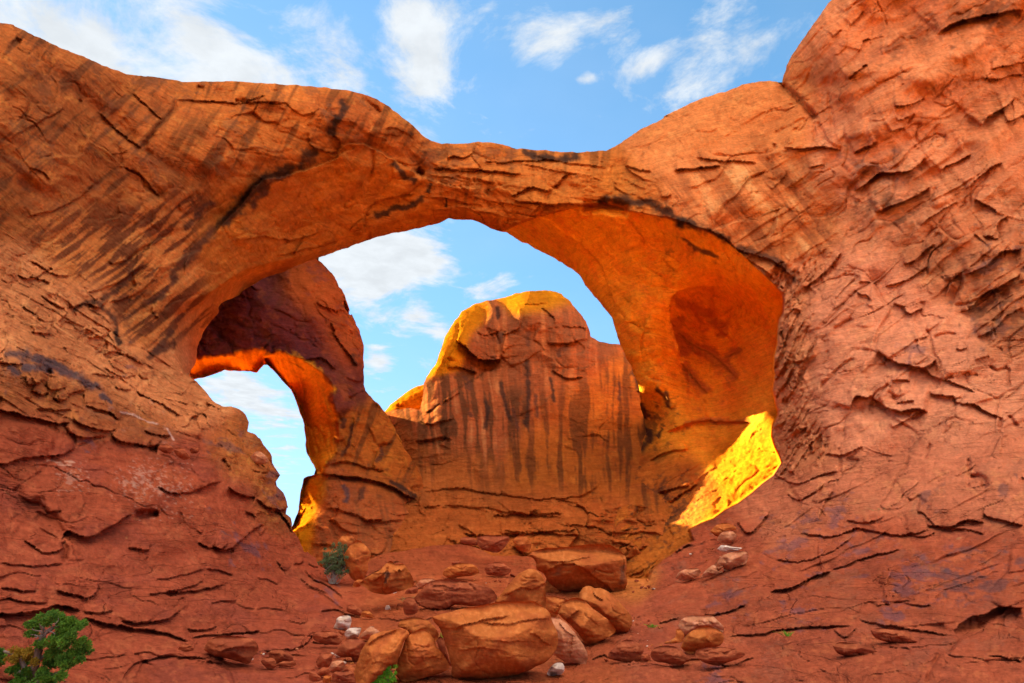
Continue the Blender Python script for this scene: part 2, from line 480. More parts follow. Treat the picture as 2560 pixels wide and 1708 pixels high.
def sheet_objects(sh, regions, mat, thick, back_step=5, edge=90.0):
    """regions: list of (name, label, category, kind, test(u, v)); every cell goes to the first region that claims it"""
    sh.finish()
    P3 = sh.points(sh.U, sh.V, sh.Df)
    nv, nu = sh.U.shape
    idx = np.arange(nv * nu).reshape(nv, nu)
    cu = (sh.U[:-1, :-1] + sh.U[1:, 1:]) / 2; cv = (sh.V[:-1, :-1] + sh.V[1:, 1:]) / 2
    left = sh.cell.copy()
    # the back, coarse: one vertex in back_step both ways, pushed away along the line of sight
    bi = np.unique(np.concatenate([np.arange(0, nv, back_step), [nv - 1]])); bj = np.unique(np.concatenate([np.arange(0, nu, back_step), [nu - 1]]))
    objs = {}
    for (name, label, cat, kind, test) in regions:
        m = left & test(cu, cv) if test is not None else left.copy()
        left &= ~m
        q = np.stack([idx[:-1, :-1][m], idx[1:, :-1][m], idx[1:, 1:][m], idx[:-1, 1:][m]], 1)
        if not len(q): continue
        used, inv = np.unique(q, return_inverse=True)
        verts = P3.reshape(-1, 3)[used]; cols = sh.col.reshape(-1, 3)[used]; f = inv.reshape(q.shape)
        if thick:
            # back cells: those whose fine cells are mostly this region's
            bc = np.zeros((len(bi) - 1, len(bj) - 1), bool)
            for a in range(len(bi) - 1):
                row = m[bi[a]:bi[a + 1]].sum(0)
                cs = np.concatenate([[0], np.cumsum(row)])
                bc[a] = (cs[bj[1:]] - cs[bj[:-1]]) * 2 > (bi[a + 1] - bi[a]) * (bj[1:] - bj[:-1])
            ii, jj = np.nonzero(bc)
            if len(ii):
                Ub = sh.U[np.ix_(bi, bj)]; Vb = sh.V[np.ix_(bi, bj)]; Db = sh.Df[np.ix_(bi, bj)]; sb = sh.sd[np.ix_(bi, bj)]
                T = thick(Ub, Vb) * (1 - np.exp(-sb / edge)) + .02 * Db
                Pb = sh.points(Ub, Vb, Db + T).reshape(-1, 3); Cb = sh.col[np.ix_(bi, bj)].reshape(-1, 3)
                n2 = len(bj); id2 = np.arange(len(bi) * n2).reshape(len(bi), n2)
                qb = np.stack([id2[ii, jj], id2[ii, jj + 1], id2[ii + 1, jj + 1], id2[ii + 1, jj]], 1)
                ub, ib = np.unique(qb, return_inverse=True)
                f = np.vstack([f, ib.reshape(qb.shape) + len(verts)])
                verts = np.vstack([verts, Pb[ub]]); cols = np.vstack([cols, Cb[ub]])
        me = make_mesh(name, verts, f, cols, mat)
        objs[label or name] = put(name, me, label, cat, None, kind)
    return objs

def rock_material(name, bump=1.0, gloss=.0, strata=1.0):
    m = bpy.data.materials.new(name); m.use_nodes = True
    nt = m.node_tree; N, L = nt.nodes, nt.links
    b = N['Principled BSDF']; b.inputs['Roughness'].default_value = .82; b.inputs['Specular IOR Level'].default_value = gloss
    at = N.new('ShaderNodeAttribute'); at.attribute_name = 'Stone'
    ge = N.new('ShaderNodeNewGeometry')
    def vec(scale, rot=(0, 0, 0)):
        mp = N.new('ShaderNodeMapping'); mp.inputs['Scale'].default_value = scale; mp.inputs['Rotation'].default_value = rot
        L.new(ge.outputs['Position'], mp.inputs[0]); return mp.outputs[0]
    def noise(v, scale, det, rough=.6, dist=0.0):
        n = N.new('ShaderNodeTexNoise'); n.inputs['Scale'].default_value = scale; n.inputs['Detail'].default_value = det
        n.inputs['Roughness'].default_value = rough; n.inputs['Distortion'].default_value = dist; L.new(v, n.inputs['Vector']); return n.outputs['Fac']
    def rng(v, a, b_, c, d):
        n = N.new('ShaderNodeMapRange'); L.new(v, n.inputs[0])
        for i, x in enumerate((a, b_, c, d)): n.inputs[i + 1].default_value = x
        return n.outputs[0]
    def mul(a_, b_):
        n = N.new('ShaderNodeMath'); n.operation = 'MULTIPLY'; L.new(a_, n.inputs[0])
        if hasattr(b_, 'is_output'): L.new(b_, n.inputs[1])
        else: n.inputs[1].default_value = b_
        return n.outputs[0]
    def add(a_, b_):
        n = N.new('ShaderNodeMath'); n.operation = 'ADD'; L.new(a_, n.inputs[0]); L.new(b_, n.inputs[1]); return n.outputs[0]
    iso = vec((1, 1, 1)); bed = vec((.55, .55, 4.2), (.06, -.05, 0))
    grit = noise(iso, 7.0, 5); knob = noise(iso, 1.6, 6, .62)
    lay = noise(bed, 1.1, 8, .7, .25)                      # thin beds, nearly level
    patchy = rng(noise(iso, .22, 3), .42, .6, 0.0, 1.0)
    # hairline joints: narrow valleys of a stretched noise
    jn = noise(bed, .55, 3, .5, .6)
    ab = N.new('ShaderNodeMath'); ab.operation = 'ABSOLUTE'
    sb = N.new('ShaderNodeMath'); sb.operation = 'SUBTRACT'; L.new(jn, sb.inputs[0]); sb.inputs[1].default_value = .5; L.new(sb.outputs[0], ab.inputs[0])
    joint = rng(ab.outputs[0], 0.0, .012, 0.0, 1.0)
    tint = add(rng(grit, .3, .7, -.10, .10), mul(rng(lay, .32, .68, -.17, .17), strata))
    one = N.new('ShaderNodeMath'); one.operation = 'ADD'; L.new(tint, one.inputs[0]); one.inputs[1].default_value = 1.0
    sc = N.new('ShaderNodeVectorMath'); sc.operation = 'SCALE'; L.new(at.outputs['Color'], sc.inputs[0]); L.new(one.outputs[0], sc.inputs[3])
    L.new(sc.outputs[0], b.inputs['Base Color'])
    h = add(add(mul(knob, .55), mul(grit, .10)), add(mul(mul(lay, rng(patchy, 0, 1, .35, 1.3)), 0.48 * strata), mul(mul(joint, patchy), .22 * strata)))
    bp = N.new('ShaderNodeBump'); bp.inputs['Distance'].default_value = .45; bp.inputs['Strength'].default_value = .8 * bump
    L.new(h, bp.inputs['Height']); L.new(bp.outputs[0], b.inputs['Normal'])
    return m
STONE = rock_material('red_sandstone')

# ------------------------------------------------------------------ outlines measured on the photograph
SKYLINE = ZZ('P', '-900,-420 -300,-90 -120,10', 'R1', '0,150 90,165 200,220 300,270 420,320 540,370 680,430 820,480 950,500 1090,515 1200,535 1300,540 1480,530 1640,540 1800,550 1950,555 2150,575',
             'R2', '0,578 100,590 200,615 290,650 370,695 440,750 500,800 560,850 610,900 650,925 720,940 830,940 930,930 1010,928 1090,937 1140,950 1190,972 1300,975 1400,982 1500,997 1600,993 1700,985 1790,985 1830,965 1900,920 2000,860 2100,800 2200,755',
             'R3', '0,760 100,710 200,665 320,620 400,600 500,560 600,535 690,525 740,535 768,556 778,490 800,430 830,360 880,290 940,210 1000,120 1060,40 1095,0',
             'P', '1990,-110 2120,-240 2400,-420 3300,-500', 'P', '3300,-2500 -900,-2500')
INNER_LEFT = Z('R4', '1225,1008 1270,930 1280,870 1300,790 1340,700 1390,640 1420,600 1430,540 1480,510 1560,480 1640,420 1710,380 1900,305 2070,240 2200,192')
OPENING = ZZ('R4', '1225,1008 1270,930 1280,870 1300,790 1340,700 1390,640 1420,600 1430,540 1480,510 1560,480 1640,420 1710,380 1900,305 2070,240 2200,192',
             'R5', '190,135 280,105 350,90 400,75 470,70 540,50 620,30 700,10',
             'R2', '720,1445 765,1425 790,1435 860,1437 940,1440 980,1455 1030,1490 1090,1512 1130,1520',
             'R5', '1170,95 1240,135 1290,150 1350,190 1420,225 1490,265 1560,310 1610,350 1650,410 1690,455 1730,505 1770,550 1810,600 1835,640 1845,690 1860,740 1880,805 1920,880 1950,930 1975,1000 2000,1080 2012,1140 2015,1200 2040,1290 2050,1370 2020,1470 2000,1567',
             'P', '1448,1110 1415,1160 1405,1210 1425,1260 1440,1292', 'B2', '1200,560 700,500',
             'B1', '2040,440 1700,430 1580,360 1400,330 1200,345 1000,375 720,425 640,470 540,560 300,560 160,470 90,420 60,380',
             'R7', '2000,720 1985,700 1960,645 1925,590 1900,560 1905,530 1895,490 1850,455 1800,445 1850,440 1880,420 1850,320 1790,268 1828,210 1778,130 1775,90 1740,35',
             'R4', '1700,1420 1650,1385 1615,1370 1625,1310 1600,1265 1560,1225 1510,1205 1460,1210 1420,1195 1380,1160 1340,1110 1300,1070 1260,1032')
# the shelter under the near arch, seen through the opening on the right: its rim against the nearer cliff
ALCOVE = ZZ('R2', '1100,1516 1240,1450 1400,1400 1620,1345 1960,1385', 'R6', '100,0 240,50 330,90 400,130 450,170 520,230 600,310 700,400 770,470 780,520 775,600 750,640 740,700 735,800 715,880 710,960 720,1000 710,1100 730,1190 745,1240 740,1270 710,1330 700,1400 720,1470 750,1530',
            'R8', '765,130 710,210 640,260 560,330 480,390 400,430 320,490 240,520 165,565', 'B2', '1850,200 1750,240 1640,330 1560,380 1460,480 1420,570 1240,575 1150,560', 'P', '1425,1262 1405,1210 1415,1160 1448,1110',
            'R5', '1900,1567 1900,1200 1900,1080 1850,1000 1830,900 1780,805 1760,740 1735,640 1630,550 1550,410 1390,265 1240,190')
UNDER_LEFT = ZZ('R4', '1225,1008 1200,990 1150,900 1130,830 1150,760 1135,640 1140,590 1250,520 1400,450 1500,380 1600,320 1700,290 1900,250 2100,205 2350,130', 'R5', '250,60', 'R5', '250,160', 'R4', '2200,260 2070,300 1710,440 1500,560 1440,640 1340,760 1300,870 1270,1000')

# ------------------------------------------------------------------ distances (m), photograph pixel 2350 wide
F_ROWS = [
 # canyon floor
 (900,1568,8.4),(1175,1568,8.3),(1500,1568,8.0),(1175,1480,11.5),(1000,1420,14.5),(1175,1360,20),(950,1330,22.5),(850,1275,29),(1000,1258,33),(1150,1258,35.5),(1300,1290,30),(1420,1340,22),(1300,1420,15),
 (1175,2000,3.3),(400,2000,3.2),(2000,2000,2.9),(-400,2000,3.0),(2800,2000,2.7),
 # right slope and right cliff
 (1500,1400,15),(1600,1300,20),(1700,1205,24),(1780,1110,27),(1480,1300,25),
 (2350,1568,6.2),(2000,1568,6.8),(1750,1568,7.5),(2350,1400,9.6),(2000,1400,11),(1800,1400,12.5),(2350,1200,14.5),(2000,1200,18),(1850,1150,22),(2350,900,22.5),(2000,900,25.5),(1850,900,28.5),(1800,750,33),(2350,600,28),(2100,600,31),(1900,600,34.5),(1800,640,36),
 (2350,300,33),(2100,300,35),(1900,300,38.5),(2350,0,37),(2100,0,38.5),(1950,150,39.5),(1700,280,44),(1800,200,43.5),(1550,300,47),(2800,1400,9),(2900,900,19),(2900,300,29),(2700,-300,40),(2150,-300,42),
 # near arch
 (1700,480,37.5),(1550,420,40),(1300,390,43.5),(1180,420,44),(1050,420,44),(1000,350,46),(1250,355,47.5),(1400,360,46),(1000,470,45.5),(900,250,42),(850,300,40.5),(700,200,40),(700,280,37),(550,300,34),(480,200,36),(300,190,30),(150,130,26),(0,70,24),(-400,-100,18),
 (740,350,38.5),(600,450,36.5),(530,520,35.5),(640,530,40),(760,480,42),(880,460,44),
 # left cliff
 (0,300,20),(200,350,25.5),(380,430,30),(480,500,34),(0,500,19.5),(200,550,24.5),(330,600,28.5),(420,640,32),(400,740,32),(0,700,17),(200,750,22),(350,830,27),(430,870,30),(-400,400,13),(-400,900,10),
 # left lower slope
 (0,860,14.2),(200,900,18),(400,950,23.5),(520,945,27.5),(600,1050,26.5),(650,1150,27),(690,1215,28),(0,1000,12.6),(200,1050,15.3),(400,1100,18.3),(550,1150,21.5),(0,1200,10.5),(250,1200,13),(500,1250,17),(700,1300,23.5),(760,1350,21.5),
 (0,1380,8.3),(300,1380,10.8),(600,1400,14),(800,1420,15.5),(0,1568,6.2),(300,1568,7.4),(600,1568,8.1),(750,1480,11.2),(-400,1400,5.5)]
d_front = depth_field(F_ROWS)
def along_front(txt_view, off):
    return [(p[0], p[1], float(d_front(p[0], p[1])) + off) for p in txt_view]
# back wall and butte
B_ROWS = [(1250,668,96),(1200,704,80),(1300,702,80),(1340,680,92),(1180,688,91),(1100,740,79),(1034,788,71.6),(1024,812,69.0),(1013,832,67.6),(1006,848,67.5),(1250,800,74),(1400,790,74),(1340,740,78),(1080,860,71),(1003,878,65),(1000,905,61.5),(985,930,59.3),(1000,990,55),(965,990,55),(960,1025,53.8),(1030,975,55),(1200,930,60),(1200,880,66),(1400,950,58),(1500,1000,55),(880,960,66),(890,1010,60),(1000,1080,52),(1200,1080,50),(1400,1080,48),
          (1000,1180,43),(1200,1160,42.5),(1350,1150,42),(1000,1250,37.5),(1200,1250,37.5),(1350,1250,36.5),(1430,1250,36.5),(1460,1120,42),(1560,1080,43),(1560,1200,36),(900,1250,38),(1150,1350,33)]
d_back = depth_field(B_ROWS)
# rear arch
A_ROWS = [(400,350,52),(600,330,56),(800,360,57),(960,430,56),(800,500,59),(600,480,57),(600,640,57),(700,600,58),(760,650,57),(830,770,56),(700,740,51.5),(560,700,52),(480,760,50),(600,790,49.5),(690,830,49),(800,880,50),(830,1000,49),(920,1060,49),(800,1080,46.5),(900,1120,46.5),(700,1130,44),(740,1100,44.5),(850,1140,42.5),(940,1160,45),(760,1220,39),(900,1230,38.5),(350,700,48),(350,850,47),(690,1200,41),(850,1300,36)]
d_rear = depth_field(A_ROWS)
pts_join = ZZ('P', '1448,1110 1415,1160 1405,1210 1425,1260', 'R5', '2040,1290 2050,1370 2020,1470 2000,1567')
d_alc = depth_field([(1030,520,47),(1180,540,51),(1300,600,51.5),(1360,680,51),(1420,790,50),(1470,900,49.8),(1490,1000,49.4),
          (1450,640,47.2),(1530,560,43.8),(1560,700,46),(1540,820,47.8),(1600,680,47.5),(1620,760,50.5),(1700,690,46),(1780,700,44),(1780,900,42),(1700,850,48),(1600,900,49.6),(1550,950,47.5),(1650,1000,45.5),(1760,960,40.5),
          (1700,1090,36.5),(1790,1010,37),(1600,1200,33.5),(1550,1150,38),(1500,1200,37.5),(1450,1260,35.5),(1600,1050,43),(1790,1100,33.5),(1500,1290,32)],
          [(p[0], p[1], float(d_front(p[0], p[1])) + .25) for p in Z('R2', '1240,1450 1400,1400 1620,1345 1960,1385')] + [(p[0], p[1], float(d_front(p[0], p[1])) + .4) for p in Z('R6', '100,0 240,50 330,90 450,170 520,230 600,310')]
          + [(p[0], p[1], float(d_back(p[0], p[1])) - .3) for p in pts_join])
d_und = depth_field([(720,590,47.5),(620,625,48.5),(560,650,49.5),(520,720,49),(480,780,48),(450,840,46),(440,870,42),(800,545,48.5),(900,520,49.5)],
          [(p[0], p[1], float(d_front(p[0], p[1])) + .3) for p in Z('R4', '1200,990 1150,900 1130,830 1150,760 1135,640 1140,590 1250,520 1400,450 1500,380 1600,320 1700,290 1900,250 2100,205 2350,130')])
DETAIL = True
FINE = 2.5

def front_depth(U, V):
    D = d_front(U, V)
    sa = poly_sd(U, V, ALCOVE); m = sa > -6
    k = sstep(sa[m], -3, 3); D[m] = D[m] * (1 - k) + d_alc(U[m], V[m]) * k
    su = poly_sd(U, V, UNDER_LEFT); m = su > -6
    k = sstep(su[m], -4, 4); D[m] = D[m] * (1 - k) + d_und(U[m], V[m]) * k
    return D
def front_sd(U, V):
    return -np.maximum(poly_sd(U, V, SKYLINE), poly_sd(U, V, OPENING))

ua = axis(-900, 3500, FINE, -30, 2590); va = axis(-420, 2150, FINE, -24, 1732)
F = Sheet(ua, va, front_sd, front_depth, rim_w=46, rim_k=lambda U, V: np.where(V < 420, 1.5, .55))

G = (.50, .17, .085)
F_STYLES = [
 dict(at=[(80,200,200),(250,330,180),(120,420,170),(300,200,120)], th=38, bulge=10, facet=3, fw=70, crk=2, rough=1.2, c1=(.40,.125,.06), c2=(.29,.09,.05), c3=(.50,.19,.08), k3=.7, streak=.8, sth=138, sw=34, sc=(.13,.05,.04), var=.6, vc=(.17,.065,.055)),
 dict(at=[(600,250,170),(800,260,150),(450,280,120),(950,330,90)], th=15, bulge=9, facet=3, fw=60, crk=2, rough=1.1, c1=(.46,.15,.06), c2=(.36,.105,.05), c3=(.55,.22,.09), streak=.75, sth=118, sw=26, sc=(.13,.05,.035), var=.4),
 dict(at=[(640,470,120),(780,430,110),(900,440,90),(520,600,90),(720,540,80)], th=-25, bulge=6, facet=2, fw=60, crk=3, cw=70, rough=.8, c1=(.56,.21,.065), c2=(.50,.17,.055), c3=(.42,.13,.05), streak=.35, sth=115, sw=30, sc=(.3,.1,.04)),
 dict(at=[(250,550,130),(380,600,90),(330,700,80),(130,560,90),(420,500,60)], th=-40, bulge=6, facet=3, fw=50, crk=2.5, rough=1, c1=(.58,.215,.1), c2=(.51,.175,.085), c3=(.64,.28,.14), streak=.95, sth=140, sw=20, sc=(.15,.05,.04), slo=-.03, shi=.2, pale=.5, pc=(.66,.32,.17)),
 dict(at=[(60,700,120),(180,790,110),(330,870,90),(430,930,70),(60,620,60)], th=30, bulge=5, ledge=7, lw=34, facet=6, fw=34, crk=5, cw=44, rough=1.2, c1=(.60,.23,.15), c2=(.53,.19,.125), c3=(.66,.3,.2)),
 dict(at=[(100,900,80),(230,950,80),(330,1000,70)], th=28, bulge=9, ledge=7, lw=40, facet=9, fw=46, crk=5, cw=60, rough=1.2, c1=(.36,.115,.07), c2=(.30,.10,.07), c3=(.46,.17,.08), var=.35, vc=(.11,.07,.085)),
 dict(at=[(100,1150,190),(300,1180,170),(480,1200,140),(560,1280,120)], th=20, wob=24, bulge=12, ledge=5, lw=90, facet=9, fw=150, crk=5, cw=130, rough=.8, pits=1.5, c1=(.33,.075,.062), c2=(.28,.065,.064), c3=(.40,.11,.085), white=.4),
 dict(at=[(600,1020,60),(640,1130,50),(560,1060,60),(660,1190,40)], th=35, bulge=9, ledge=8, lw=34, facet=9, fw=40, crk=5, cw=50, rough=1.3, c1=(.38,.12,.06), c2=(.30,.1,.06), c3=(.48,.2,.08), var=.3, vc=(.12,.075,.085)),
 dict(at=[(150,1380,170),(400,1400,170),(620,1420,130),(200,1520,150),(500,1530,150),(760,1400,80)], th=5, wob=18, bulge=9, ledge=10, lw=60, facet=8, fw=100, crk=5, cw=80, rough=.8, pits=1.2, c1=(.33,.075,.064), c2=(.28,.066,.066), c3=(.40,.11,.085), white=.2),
 dict(at=[(1100,1350,140),(950,1350,110),(1250,1480,150),(900,1500,130),(1050,1270,90),(1100,1560,150)], th=0, bulge=6, ledge=8, lw=34, facet=5, fw=50, crk=4, rough=1, c1=(.36,.09,.06), c2=(.31,.075,.055), c3=(.42,.125,.08), white=.3),
 dict(at=[(1180,370,90),(1050,400,70),(1300,360,90),(1100,330,60)], th=10, bulge=6, ledge=7, lw=30, facet=6, fw=44, crk=3, rough=1, c1=(.50,.17,.065), c2=(.42,.13,.05), c3=(.55,.22,.1), streak=.6, sth=95, sw=26, sc=(.12,.05,.03)),
 dict(at=[(1150,460,80),(1300,450,70),(1450,440,70)], th=12, bulge=6, ledge=6, lw=34, facet=6, fw=50, crk=4, rough=1, c1=(.55,.19,.06), c2=(.48,.15,.05), c3=(.55,.23,.09), streak=.2, sth=100),
 dict(at=[(1650,270,150),(1550,320,80),(1780,250,90)], th=-30, bulge=7, ledge=3, lw=60, facet=4, fw=60, crk=3, rough=.9, c1=(.58,.215,.115), c2=(.5,.175,.095), c3=(.64,.28,.15)),
 dict(at=[(1600,430,110),(1750,450,110),(1850,520,90),(1700,380,90)], th=-35, bulge=7, ledge=5, lw=60, facet=5, fw=90, crk=3, rough=.8, c1=(.60,.225,.13), c2=(.45,.15,.08), c3=(.6,.27,.16), streak=.85, sth=50, sw=34, sc=(.3,.1,.065), pale=.75, pc=(.78,.42,.28)),
 dict(at=[(2050,120,170),(2200,60,160),(1950,200,100),(2280,250,140)], th=-38, bulge=12, ledge=6, lw=90, facet=4.5, fw=110, crk=3, rough=1.0, c1=(.58,.215,.12), c2=(.48,.165,.1), c3=(.64,.28,.17), streak=.4, sth=60, sw=40, sc=(.27,.09,.055)),
 dict(at=[(2100,400,160),(2000,330,120),(2250,450,130),(1950,450,90)], th=-35, bulge=9, ledge=7, lw=70, facet=4.5, fw=100, crk=4, cw=80, rough=.9, c1=(.62,.24,.15), c2=(.53,.19,.12), c3=(.68,.32,.21), streak=.35, sth=55, sw=40, sc=(.3,.1,.06)),
 dict(at=[(2250,620,130),(2330,720,110),(2150,560,90)], th=-36, bulge=10, ledge=10, lw=60, facet=7, fw=70, crk=4, rough=1.0, c1=(.48,.165,.095), c2=(.36,.12,.075), c3=(.56,.23,.13), var=.3, vc=(.13,.085,.08)),
 dict(at=[(1960,640,90),(2050,720,100),(2000,860,110),(1950,960,100),(2150,800,110),(2250,900,130),(2100,950,110)], th=-33, bulge=8, ledge=6, lw=70, facet=6, fw=120, crk=5, cw=100, rough=.7, c1=(.63,.24,.17), c2=(.57,.21,.15), c3=(.68,.29,.19)),
 dict(at=[(1830,700,50),(1840,800,50),(1850,900,50),(1830,1000,60),(1850,1080,60),(1880,620,50)], th=-62, bulge=5, ledge=10, lw=22, facet=9, fw=20, asp=2.6, crk=5, cw=34, rough=1.4, c1=(.60,.22,.13), c2=(.5,.17,.1), c3=(.66,.29,.17)),
 dict(at=[(1900,1130,100),(2050,1080,110),(2200,1080,120),(2330,1080,120),(1800,1200,90)], th=-28, bulge=7, ledge=7, lw=60, facet=6, fw=90, crk=5, cw=80, rough=.8, c1=(.53,.17,.115), c2=(.47,.145,.1), c3=(.58,.22,.13), var=.25, vc=(.2,.1,.11)),
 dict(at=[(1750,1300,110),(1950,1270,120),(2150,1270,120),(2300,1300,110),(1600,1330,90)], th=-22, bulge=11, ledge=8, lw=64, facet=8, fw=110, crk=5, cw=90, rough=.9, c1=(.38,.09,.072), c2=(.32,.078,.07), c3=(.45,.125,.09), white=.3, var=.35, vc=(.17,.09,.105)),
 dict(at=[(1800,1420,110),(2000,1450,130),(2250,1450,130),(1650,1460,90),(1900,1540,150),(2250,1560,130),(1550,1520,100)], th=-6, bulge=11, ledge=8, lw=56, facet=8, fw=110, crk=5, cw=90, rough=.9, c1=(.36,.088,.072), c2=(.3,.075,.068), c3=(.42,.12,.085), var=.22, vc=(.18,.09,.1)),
 dict(zone=1, at=[(1450,640,110),(1350,560,70),(1500,560,80),(1650,620,90),(1600,780,110),(1700,800,100),(1500,900,90),(1650,950,90),(1580,1000,80)], th=35, bulge=6, facet=2.5, fw=80, crk=3, cw=90, rough=.7, c1=(.97,.43,.06), c2=(.95,.37,.055), c3=(.85,.28,.05)),  # bounce glow of the alcove put into the colour as very bright orange
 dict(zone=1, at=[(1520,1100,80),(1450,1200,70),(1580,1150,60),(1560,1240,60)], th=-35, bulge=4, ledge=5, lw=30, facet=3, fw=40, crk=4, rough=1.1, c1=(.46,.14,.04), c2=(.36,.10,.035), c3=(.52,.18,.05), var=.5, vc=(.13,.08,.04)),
 dict(zone=1, at=[(1720,1080,70),(1760,1000,50),(1640,1180,50)], th=-40, bulge=4, facet=4, fw=26, crk=3, rough=1.6, c1=(.52,.17,.012), c2=(.44,.12,.010), c3=(.58,.21,.014)),  # gold tone of the sunlit patch put into the stone colour
 dict(at=[(1340,1330,60),(1450,1300,50)], th=-20, bulge=4, ledge=5, lw=26, facet=4, fw=40, rough=1, c1=(.5,.17,.075), c2=(.45,.15,.07)),
]
for st in F_STYLES:                       # the right hand wall is a pinker bed of the same stone
    if st['at'][0][0] > 1800 and st['at'][0][1] < 1200:
        for k_ in ('c1', 'c2', 'c3'): st[k_] = (st[k_][0], st[k_][1] * 1.02, st[k_][2] * 1.3)
rock_style(F, F_STYLES, sstep(poly_sd(F.U, F.V, ALCOVE), -3, 2))
